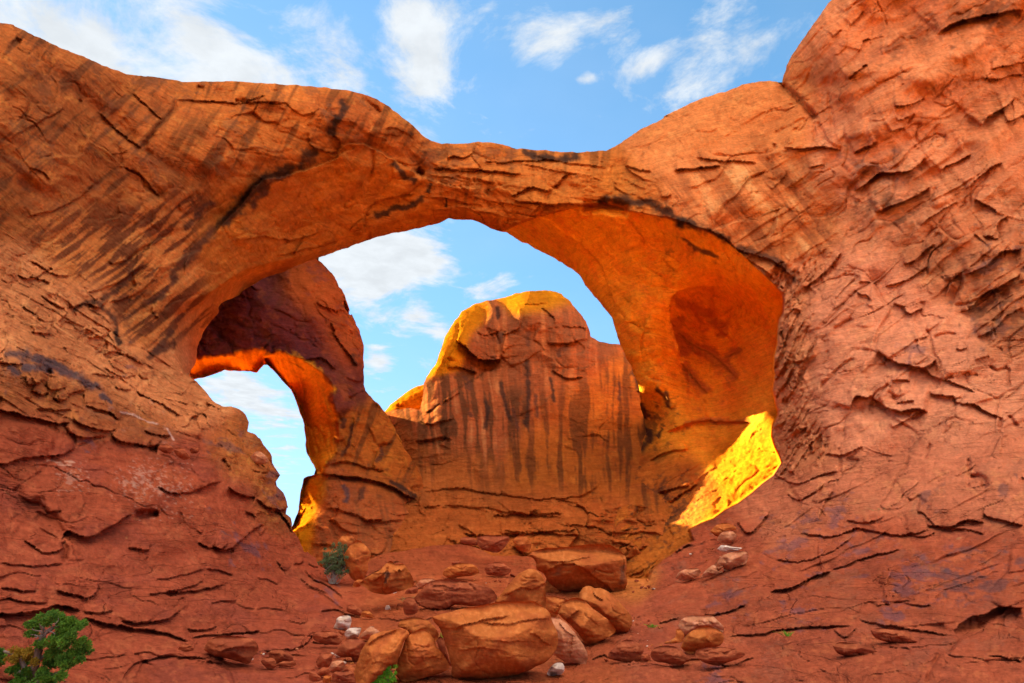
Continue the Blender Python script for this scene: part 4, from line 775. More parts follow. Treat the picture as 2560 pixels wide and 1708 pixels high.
# ------------------------------------------------------------------ butte and back wall
BUTTE = ZZ('P', '850,1400 850,1080', 'R5', '100,1400 200,1340 300,1290 345,1248 420,1224 500,1212 570,1226 575,1200 590,1160 600,1050 640,980 690,915 700,870 730,780 770,700 820,630 850,590 920,545 1000,520 1100,500 1180,475 1260,455 1340,447 1430,455 1500,475 1560,525 1610,590 1650,650 1675,700 1685,755 1740,785 1800,800 1880,806 2000,820', 'P', '1560,900 1600,1100 1600,1400')
BT = Sheet(np.arange(900, 1760, FINE), np.arange(690, 1540, FINE), lambda U, V: poly_sd(U, V, BUTTE), d_back, rim_w=70, rim_k=1.1, seed=40)
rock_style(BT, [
 dict(at=[(1012,800,34),(1002,850,26),(1030,745,34),(1080,715,24),(1250,674,42),(1180,688,30),(1320,686,34)], th=10, bulge=6, facet=3, fw=40, crk=2, rough=1, c1=(.52,.20,.012), c2=(.45,.16,.012), gain=5),  # sunlit gold of left edge and top rim painted into the stone
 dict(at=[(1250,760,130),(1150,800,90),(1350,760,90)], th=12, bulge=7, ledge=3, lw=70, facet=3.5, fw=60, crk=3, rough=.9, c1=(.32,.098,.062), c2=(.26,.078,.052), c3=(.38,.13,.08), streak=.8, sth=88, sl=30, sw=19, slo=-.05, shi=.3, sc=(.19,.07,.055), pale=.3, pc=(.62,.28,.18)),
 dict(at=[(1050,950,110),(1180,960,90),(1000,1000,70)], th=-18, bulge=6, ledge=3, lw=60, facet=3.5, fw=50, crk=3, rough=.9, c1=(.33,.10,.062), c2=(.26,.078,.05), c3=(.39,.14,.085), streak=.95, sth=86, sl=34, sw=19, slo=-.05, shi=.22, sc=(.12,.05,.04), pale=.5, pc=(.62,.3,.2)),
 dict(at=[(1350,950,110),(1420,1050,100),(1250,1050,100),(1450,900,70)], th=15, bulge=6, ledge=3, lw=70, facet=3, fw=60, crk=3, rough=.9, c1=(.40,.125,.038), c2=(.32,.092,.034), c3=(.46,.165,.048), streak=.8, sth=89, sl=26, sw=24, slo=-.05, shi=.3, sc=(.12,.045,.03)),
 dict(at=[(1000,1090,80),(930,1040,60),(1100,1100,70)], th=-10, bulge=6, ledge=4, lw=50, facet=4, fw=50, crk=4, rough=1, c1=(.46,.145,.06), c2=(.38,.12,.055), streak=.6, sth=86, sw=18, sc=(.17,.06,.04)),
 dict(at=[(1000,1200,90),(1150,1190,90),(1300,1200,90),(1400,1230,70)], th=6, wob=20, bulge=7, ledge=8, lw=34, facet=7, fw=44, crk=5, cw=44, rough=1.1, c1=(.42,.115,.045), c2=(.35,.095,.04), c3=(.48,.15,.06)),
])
for (vw, am, up, dn, tx) in [
 ('R5',30,50,40,'800,770 850,800 920,870 980,905 1085,902 1100,880'),('R5',-14,50,20,'620,1260 700,1195 780,1120 900,1040 1000,985 1090,955'),('R5',14,26,12,'600,1255 700,1192 780,1152 850,1110'),('R5',-12,50,14,'1320,950 1430,965 1600,958 1800,910 1900,880'),('R5',12,30,10,'1430,965 1530,1022 1640,1020'),
 ('R5',12,30,10,'1400,802 1560,790 1690,762'),('R5',10,26,10,'1130,700 1110,840 1130,862'),('R5',10,26,8,'1500,680 1620,690 1670,730'),('R5',12,34,12,'750,950 850,960 950,985'),('R5',10,30,10,'560,1300 640,1330 720,1310 800,1280'),('R5',14,30,12,'540,1440 700,1410 780,1420'),('R5',10,30,10,'1240,520 1260,540 1420,530'),
 ('R5',10,26,10,'1360,560 1440,620 1460,680'),('R5',10,26,10,'1100,740 1230,690 1240,560'),('R5',12,34,12,'840,640 820,780 750,900'),('P',12,40,20,'960,1130 1050,1120 1150,1135 1250,1145 1340,1135 1390,1100'),('P',10,30,14,'950,1170 1050,1160 1150,1172 1300,1190'),('P',10,30,14,'1150,1215 1220,1222 1330,1215'),('B1',16,30,12,'1430,225 1600,245 1850,250 2010,225'),
 ('B1',16,30,12,'1420,310 1570,350 1640,390'),('B1',14,26,12,'1580,260 1700,280 1850,260'),('B1',14,26,10,'1700,80 1850,60 2100,60'),('B1',12,26,10,'1400,160 1500,200 1560,240'),('B1',14,26,12,'1900,350 1950,390 2050,410'),('B1',12,20,10,'1300,280 1400,300'),('B1',12,26,10,'2050,30 2200,60 2340,50'),('B2',14,26,10,'0,130 120,125 250,150'),('B2',14,26,12,'130,240 200,310 280,360'),('B2',12,24,10,'300,120 450,110 600,160')]:
    BT.ledge(vw, tx, abs(am) * LAMP, up, dn, flip=am < 0)
for (vw, wd, co, tx) in [('R5',7,BLK,'1280,830 1275,960 1285,1150 1275,1300 1300,1420'),('R5',6,BLK,'1080,540 1085,600 1080,650'),('R5',6,BLK,'1000,1140 1010,1250 1005,1400'),('R5',6,BLK,'1090,1000 1120,1150 1150,1250 1190,1350'),('R5',5,BLK,'1410,1000 1440,1100 1450,1200'),('R5',5,DBR,'1870,1030 1880,1180'),('R5',6,DBR,'900,1240 915,1280'),('R5',7,DBR,'1270,830 1290,700'),('R5',8,DBR,'1100,820 1090,700'),
  ('R5',12,BLK,'1960,900 2000,1050 2012,1140'),('R5',9,DBR,'860,1000 900,1080 870,1040'),('R5',10,DBR,'980,930 1040,910 1080,905'),('R5',9,DBR,'1560,800 1480,850 1500,900'),('R5',6,DBR,'1180,1200 1220,1380'),('R5',5,DBR,'1340,1100 1330,1300')]:  # shade of the limb crevice and the notch painted in as dark bands
    BT.stain(vw, tx, co, wd, .85, 1.2, .2, .5, 14)
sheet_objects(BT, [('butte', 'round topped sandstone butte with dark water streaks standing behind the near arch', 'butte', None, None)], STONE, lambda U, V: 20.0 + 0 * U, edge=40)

# ------------------------------------------------------------------ rear arch with its pillar
REAR = ZZ('P', '340,520 400,330 500,235 700,225 800,240 880,290 960,345 1040,365 1040,430 940,480 800,530', 'R4', '2070,240 2140,310 2190,380 2230,450 2250,520 2255,560 2300,630 2340,700',  # upper ridge, unseen behind the near arch, added to block sun
          'R5', '50,410 75,470 85,540 110,590 150,650 180,720 205,800 208,880 205,960 207,1060 225,1110 260,1160 300,1200 340,1245 370,1290 400,1330 430,1390 455,1440', 'R9', '1980,640 2020,700 2100,800 2160,900 2195,990 2215,1090 2195,1170 2110,1215 2150,1300 2080,1420 1960,1560', 'P', '960,1420 860,1420 700,1300',
          'R9', '1060,1460 1115,1385 1150,1290 1170,1180 1190,1080 1205,1000 1240,975 1318,958 1313,930 1300,900 1270,840 1235,770 1230,700 1225,640 1215,560 1190,480 1160,390 1130,310 1100,255 1050,210 1000,150 940,80 885,30',
          'R4', '1722,938 1700,957 1680,988 1620,985 1540,980 1470,970 1400,995 1330,1020 1260,1030', 'P', '420,880 300,860 300,560')
REAR_UNDER = ZZ('R4', '1265,895 1400,880 1560,850 1680,838 1716,856 1725,885 1725,935 1700,955 1680,988 1620,985 1540,980 1470,970 1400,995 1330,1020 1260,1030 1225,1010', 'P', '420,880')
REAR_SIDE = ZZ('R4', '1722,890 1830,848 1950,890 2100,985 2150,1030 2175,1065 2170,1150 2190,1250 2205,1340 2200,1420', 'R9', '1490,690 1470,780 1430,860 1400,900 1360,955 1320,957 1313,930 1300,900 1270,840 1235,770 1230,700 1225,640 1215,560 1190,480 1160,390 1130,310 1100,255 1050,210 1000,150 940,80 885,30')
REAR_FOOT = ZZ('R9', '1425,950 1380,1010 1340,1080 1300,1150 1335,1190 1300,1270 1240,1380 1195,1430 1060,1460 1115,1385 1150,1290 1170,1180 1190,1080 1205,1000 1240,975 1318,958')
def edge_depth(view_txt, off): return [(p[0], p[1], float(d_rear(p[0], p[1])) + off) for p in view_txt]
d_side = depth_field([(612,830,58),(650,870,58),(680,910,57.5),(700,980,57),(708,1040,55.5),(722,1083,50),(645,862,57),(690,880,54)],
                     edge_depth(Z('R4', '1830,848 1950,890 2100,985 2150,1030 2175,1065 2170,1150 2190,1250 2205,1340 2200,1420'), .2) + edge_depth(Z('R9', '1490,690 1470,780 1430,860 1400,900'), .2))
d_runder = depth_field([(440,865,52),(500,848,53.5),(560,850,54),(600,850,54.5),(608,830,54.5)], edge_depth(Z('R4', '1265,895 1400,880 1560,850 1680,825 1720,800'), .2))
d_foot = depth_field([(678,1200,47),(690,1130,48),(700,1100,48),(722,1090,47)], edge_depth(Z('R9', '1425,950 1380,1010 1340,1080 1300,1150 1335,1190 1300,1270 1240,1380 1195,1430'), .2))
def rear_depth(U, V):
    D = d_rear(U, V)
    for poly, f in ((REAR_UNDER, d_runder), (REAR_SIDE, d_side), (REAR_FOOT, d_foot)):
        s = poly_sd(U, V, poly); m = s > -6
        k = sstep(s[m], -4, 4); D[m] = D[m] * (1 - k) + f(U[m], V[m]) * k
    return D
def rear_rim(U, V): return np.where((U > 760) & (V < 1000), 1.6, .35)
RA = Sheet(np.arange(310, 1160, FINE), np.arange(225, 1560, FINE), lambda U, V: poly_sd(U, V, REAR), rear_depth, rim_w=60, rim_k=rear_rim, seed=60)
rock_style(RA, [
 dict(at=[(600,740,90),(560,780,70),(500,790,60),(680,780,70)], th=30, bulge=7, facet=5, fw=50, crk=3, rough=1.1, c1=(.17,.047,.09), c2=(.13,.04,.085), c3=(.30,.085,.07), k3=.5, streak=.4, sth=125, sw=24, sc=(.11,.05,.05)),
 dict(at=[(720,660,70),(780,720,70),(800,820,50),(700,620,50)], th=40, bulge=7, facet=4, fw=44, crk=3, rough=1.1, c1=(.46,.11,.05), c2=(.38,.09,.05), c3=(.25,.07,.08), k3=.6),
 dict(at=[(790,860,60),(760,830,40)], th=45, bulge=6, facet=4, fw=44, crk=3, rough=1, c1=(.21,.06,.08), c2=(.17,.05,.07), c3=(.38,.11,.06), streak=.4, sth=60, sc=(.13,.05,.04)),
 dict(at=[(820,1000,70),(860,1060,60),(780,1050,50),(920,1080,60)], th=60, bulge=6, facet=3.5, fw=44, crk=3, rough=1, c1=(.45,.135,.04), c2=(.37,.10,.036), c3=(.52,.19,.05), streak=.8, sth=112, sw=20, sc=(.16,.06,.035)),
 dict(zone=1, at=[(560,840,60),(640,850,50),(700,860,50),(470,850,40),(730,960,40),(730,1040,40)], th=70, bulge=6, facet=4, fw=40, asp=2.4, crk=4, rough=1.4, c1=(.95,.46,.05), c2=(.88,.40,.05), gain=2, streak=.5, sth=75, sw=16, sc=(.5,.15,.03)),  # underside and pillar side: bounce glow painted in as bright orange
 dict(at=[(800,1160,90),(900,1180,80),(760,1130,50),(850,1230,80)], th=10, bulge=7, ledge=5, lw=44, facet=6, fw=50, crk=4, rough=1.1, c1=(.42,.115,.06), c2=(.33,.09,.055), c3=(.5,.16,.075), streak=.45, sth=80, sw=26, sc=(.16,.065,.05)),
 dict(at=[(700,1150,40),(690,1200,30)], th=-60, facet=5, fw=26, asp=2.2, crk=3, rough=1.3, c1=(.54,.20,.012), c2=(.46,.15,.010), gain=6),  # sunlit gold of the pillar foot put into its colour
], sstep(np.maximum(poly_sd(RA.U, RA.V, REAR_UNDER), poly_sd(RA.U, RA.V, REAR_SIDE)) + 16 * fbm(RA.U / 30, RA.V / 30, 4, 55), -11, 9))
for (vw, am, up, dn, tx) in [
 ('R9',26,30,20,'1320,960 1500,962 1700,990 1900,1050 2100,1150 2195,1185'),('R9',12,26,10,'1370,1252 1500,1252 1640,1302 1800,1345 2060,1342'),('R9',14,30,12,'1680,1320 1760,1345 1880,1330'),('R4',12,40,12,'1840,850 1960,900 2100,890 2200,980'),('R4',14,40,14,'2150,650 2200,760 2290,880 2340,960'),('R4',10,30,10,'2060,520 2120,560 2220,600'),('R4',10,26,10,'1560,480 1640,500 1680,470'),
 ('R9',12,26,10,'1440,880 1560,850 1700,890 1900,930'),('R9',12,40,12,'1480,500 1500,650 1470,800'),('R9',12,40,12,'1640,480 1600,650 1540,800'),('R9',10,30,10,'1820,760 1780,900'),('R4',14,30,10,'1280,880 1400,880 1500,870'),('R9',20,26,20,'2150,1230 2190,1350 2080,1430')]:
    RA.ledge(vw, tx, abs(am) * LAMP, up, dn)
for (vw, am, wd, tx) in [('R9',36,7,'2190,1360 2080,1450 1960,1560'),('R9',8,3,'1310,550 1330,620'),('R9',10,4,'1300,700 1340,790'),('R9',8,3,'1250,550 1290,600'),('R9',10,4,'1950,530 1975,560'),('R4',8,3,'1830,880 1900,920 2000,970'),('R9',8,3,'1400,530 1430,640 1420,760')]:
    RA.crack(vw, tx, am * LAMP, wd)
for (vw, wd, co, tx) in [('R9',9,BLK,'2180,1380 2080,1460 1960,1555'),('R9',7,DBR,'1860,700 1850,800 1780,880'),('R9',6,DBR,'1620,500 1580,700 1500,850'),('R9',7,BLK,'1900,1010 2050,1090 2180,1170'),('R9',9,NAVY,'1540,1010 1560,1130 1550,1200'),('R9',7,DBR,'1480,990 1700,1010'),('R9',8,DBR,'1700,1050 1680,1200'),('R9',7,DBR,'1540,480 1520,600'),('R4',7,DBR,'2300,850 2330,960')]:  # black along the foot crevice is shade painted on the stone
    RA.stain(vw, tx, co, wd, .85, 1.5, .2, .6, 16)
sheet_objects(RA, [('rock_arch', 'smaller rear sandstone arch with a purple shaded face, its pillar standing in the middle distance', 'rock arch', None, None)], STONE, lambda U, V: 12.0 + 40 * sstep(V, 820, 785) + 16 * sstep(V, 985, 1010) + 14 * sstep(V, 880, 900) * sstep(U, 700, 670), edge=22)  # unseen back thickened to block stray sun

# ------------------------------------------------------------------ far dome between pillar and butte
DOME = Z('R5', '250,1400 300,1290 335,1245 380,1198 440,1150 500,1110 560,1078 620,1062 700,1080 760,1200 760,1400')
DM = Sheet(np.arange(900, 1140, FINE), np.arange(930, 1110, FINE), lambda U, V: poly_sd(U, V, DOME), lambda U, V: 86 + 0 * U, rim_w=60, rim_k=2.2, seed=80)
rock_style(DM, [dict(at=[(900,920,200)], th=-20, bulge=8, ledge=6, lw=24, facet=5, fw=26, crk=3, rough=1.2, c1=(.50,.19,.012), c2=(.42,.15,.012))])
sheet_objects(DM, [('rock_dome', 'small distant sunlit sandstone dome between the pillar and the butte', 'rock dome', None, None)], STONE, lambda U, V: 10.0 + 0 * U)

# the open desert floor beyond and around, joined to the canyon floor
g = bpy.data.objects.get('ground')
def desert():
    n = 60
    r = np.concatenate([[0], np.geomspace(6, 2500, n)]); t = np.linspace(0, 2 * np.pi, 97)[:-1]
    R, T = np.meshgrid(r, t, indexing='ij')
    x = R * np.cos(T); y = 30 + R * np.sin(T)
    z = -1.6 + .25 * fbm(x / 14, y / 14, 3, 900) - .004 * np.maximum(R - 60, 0)
    v = np.stack([x, y, z], -1).reshape(-1, 3)
    i = np.arange((n + 1) * 96).reshape(n + 1, 96)
    q = np.stack([i[:-1, :], i[1:, :], np.roll(i, -1, 1)[1:, :], np.roll(i, -1, 1)[:-1, :]], -1).reshape(-1, 4)
    c = np.ones((len(v), 3)) * np.array([.70, .31, .11]) * (1 + .2 * fbm(v[:, 0] / 5, v[:, 1] / 5, 4, 910))[:, None]
    return v, q, c
dv, dq, dc = desert()
put('desert_ground', make_mesh('desert_ground', dv, dq, dc, STONE), kind='structure')
# ------------------------------------------------------------------ loose boulders, each a solid of its own resting on the floor
COLS = {'o': ((.47, .125, .03), (.40, .095, .026), (.53, .165, .045)), 'r': ((.34, .08, .032), (.28, .062, .028), (.4, .11, .045)), 'p': ((.50, .19, .09), (.45, .15, .07), (.58, .26, .15)), 'w': ((.58, .42, .33), (.5, .32, .22), (.66, .52, .43))}
def boulder(view, txt, label, col='o', vb=None, fat=.55, top=.35, seed=None, planes=None, lines=(), strat=4.5, th=0, group=None, dz=0.0, stains=(), sm=26.0, tilt=0.0, name='boulder', cat='boulder'):
    poly = catmull(np.vstack([Z(view, txt), Z(view, txt)[:1]]), 3)[:-1]
    seed = seed if seed is not None else len(bpy.data.objects) * 7
    R = np.random.RandomState(seed)
    lo = poly.min(0); hi = poly.max(0); w, h = hi - lo; c = (lo + hi) / 2
    step = max(1.1, min(2.2, min(w, h) / 26))
    vbot = hi[1] if vb is None else vb * 2560 / 2350.0
    Dg = float(d_front(c[0], vbot)) * (1 - dz)
    rad = fat * min(w, h * 1.25) / 2
    def dep(U, V):
        return Dg + 0 * U
    ua = np.arange(lo[0] - 4, hi[0] + 4, step); va = np.arange(lo[1] - 4, hi[1] + 4, step)
    sh = Sheet(ua, va, lambda U, V: poly_sd(U, V, poly), dep, rim_w=1, rim_k=0, edge_noise=min(.9, w / 90), seed=seed % 90)
    x = (sh.U - c[0]) / (w / 2); y = (sh.V - c[1]) / (h / 2)
    xw = x + .10 * perlin(x * 1.7, y * 1.7, seed); yw = y + .10 * perlin(x * 1.7 + 9, y * 1.7, seed)
    # broad broken faces: one to the front, one on top, some to the sides and below
    P = [(1.0, R.uniform(-.15, .15), R.uniform(-.05, .15)), (1.0 + top, R.uniform(-.2, .2), -1.9), (R.uniform(.9, 1.3), R.uniform(1.0, 1.5), R.uniform(-.3, .5)), (R.uniform(.9, 1.3), -R.uniform(1.0, 1.5), R.uniform(-.3, .5)), (R.uniform(1.0, 1.2), R.uniform(-.5, .5), 1.2)]
    if planes: P = planes
    else:
        for _ in range(3):
            a = R.uniform(0, 6.28); k_ = R.uniform(.5, 1.1); P.append((R.uniform(.85, 1.1), k_ * math.cos(a), k_ * math.sin(a)))
    hgt = sum(np.exp(-sm * (p[0] - p[1] * xw - p[2] * yw)) for p in P)
    hgt = -np.log(hgt) / sm
    q = np.clip(sh.sd / (min(w, h) * .17), 0, 1); rim = np.sqrt(np.clip(1 - (1 - q) ** 2, 0, 1))
    body = (np.clip(hgt, -.4, 1.3) * .85 + .15) * rim * rad
    th_ = math.radians(th); a = sh.U * math.cos(th_) + sh.V * math.sin(th_); b = -sh.U * math.sin(th_) + sh.V * math.cos(th_)
    sc = max(.35, min(1.0, w / 160.0))
    n = sc * (3.8 * fbm(a / (70 * sc), b / (38 * sc), 4, seed + 1) + 1.6 * fbm(a / 13, b / 8, 3, seed + 2))
    f1, f2, hh, dx, dy = voro((a + 8 * perlin(a / 30, b / 30, seed + 3)) / (60 * sc), b / (34 * sc), seed + 4)
    n = n + sc * 4.2 * ((RV[hh, 1] - .5) + (RV[hh, 2] - .5) * dx * 2 + (RV[hh, 3] - .5) * dy * 2) * sstep(perlin(a / (60 * sc), b / (50 * sc), seed + 5), -.1, .4)
    t = b / (17 * sc) + .8 * perlin(a / (90 * sc), b / (40 * sc), seed + 6); fr = t - np.floor(t)
    n = n + strat * sc * .5 * (fr ** 1.5 * (1 - sstep(fr, .9, 1))) * sstep(perlin(a / (70 * sc) + np.floor(t) * 5.1, np.floor(t) * 3.3, seed + 7), .0, .45)
    sh.out = body + n * sstep(q, .02, .5)
    C1, C2, C3 = [np.array(k_) for k_ in COLS[col]]
    n1 = fbm(a / (80 * sc), b / (45 * sc), 4, seed + 8)[..., None]; n3 = fbm(sh.U / 13, sh.V / 11, 4, seed + 9, .6)[..., None]
    j = 1 + R.uniform(-.08, .08)
    sh.col = (C1 + (C2 - C1) * sstep(n1, -.1, .5) + (C3 - C1) * sstep(n3 - .4 * n1, .15, .5) * .6) * j * (1 + .22 * n3)
    for L in lines:
        if len(L) == 2: sh.crack(view, L[1], L[0] * 1.3, 2.2)
        else: sh.ledge(view, L[3], abs(L[0]) * 1.3, L[1], L[2], flip=L[0] < 0)
    # natural joints across the larger blocks
    if w > 55 and name == 'boulder':
        for _ in range(3 if w > 150 else 2):
            p0 = c + np.array([R.uniform(-.38, .1) * w, R.uniform(-.3, .3) * h]); an = R.uniform(-.5, .5) + (1.4 if R.rand() < .3 else 0) + th_
            ln = R.uniform(.25, .6) * w; pp = [p0 + np.array([math.cos(an), math.sin(an)]) * ln * t_ + R.normal(size=2) * .03 * w for t_ in (0, .3, .6, 1)]
            sh.crack('S', ' '.join('%f,%f' % tuple(q_) for q_ in pp), R.uniform(3, 6) * (1 if w > 100 else .6), 1.5)
        for _ in range(2):
            p0 = c + np.array([R.uniform(-.4, 0) * w, R.uniform(-.2, .35) * h]); ln = R.uniform(.3, .6) * w
            sh.ledge('S', ' '.join('%f,%f' % (p0[0] + ln * t_, p0[1] + R.normal() * .04 * h) for t_ in (0, .35, .7, 1)), R.uniform(3, 6) * (1 if w > 100 else .6), 16, 6)
    for (co, wd, tx) in stains: sh.stain(view, tx, co, wd, .7, 1.0, .2, .6, 14)
    sh.Df = sh.D - sh.out * Dg / FPX * (1.0 + tilt * (sh.V - c[1]) / h)
    P3 = sh.points(sh.U, sh.V, sh.Df)
    # rounded back, same outline
    bk = rad * .9 * rim
    Pb = sh.points(sh.U, sh.V, sh.D + bk * Dg / FPX + .004)
    nv, nu = sh.U.shape; idx = np.arange(nv * nu).reshape(nv, nu); m = sh.cell
    f = np.stack([idx[:-1, :-1][m], idx[1:, :-1][m], idx[1:, 1:][m], idx[:-1, 1:][m]], 1)
    used, inv = np.unique(f, return_inverse=True); f = inv.reshape(f.shape)
    v = np.vstack([P3.reshape(-1, 3)[used], Pb.reshape(-1, 3)[used]]); cc = np.vstack([sh.col.reshape(-1, 3)[used]] * 2)
    f = np.vstack([f, f[:, ::-1] + len(used)])
    org = v.mean(0); org[2] = v[:, 2].min()
    me = make_mesh(name, v - org, f, cc, BSTONE)
    o = put(name, me, label, cat, group); o.location = org
    return o
BSTONE = rock_material('boulder_sandstone', .35, strata=.6)
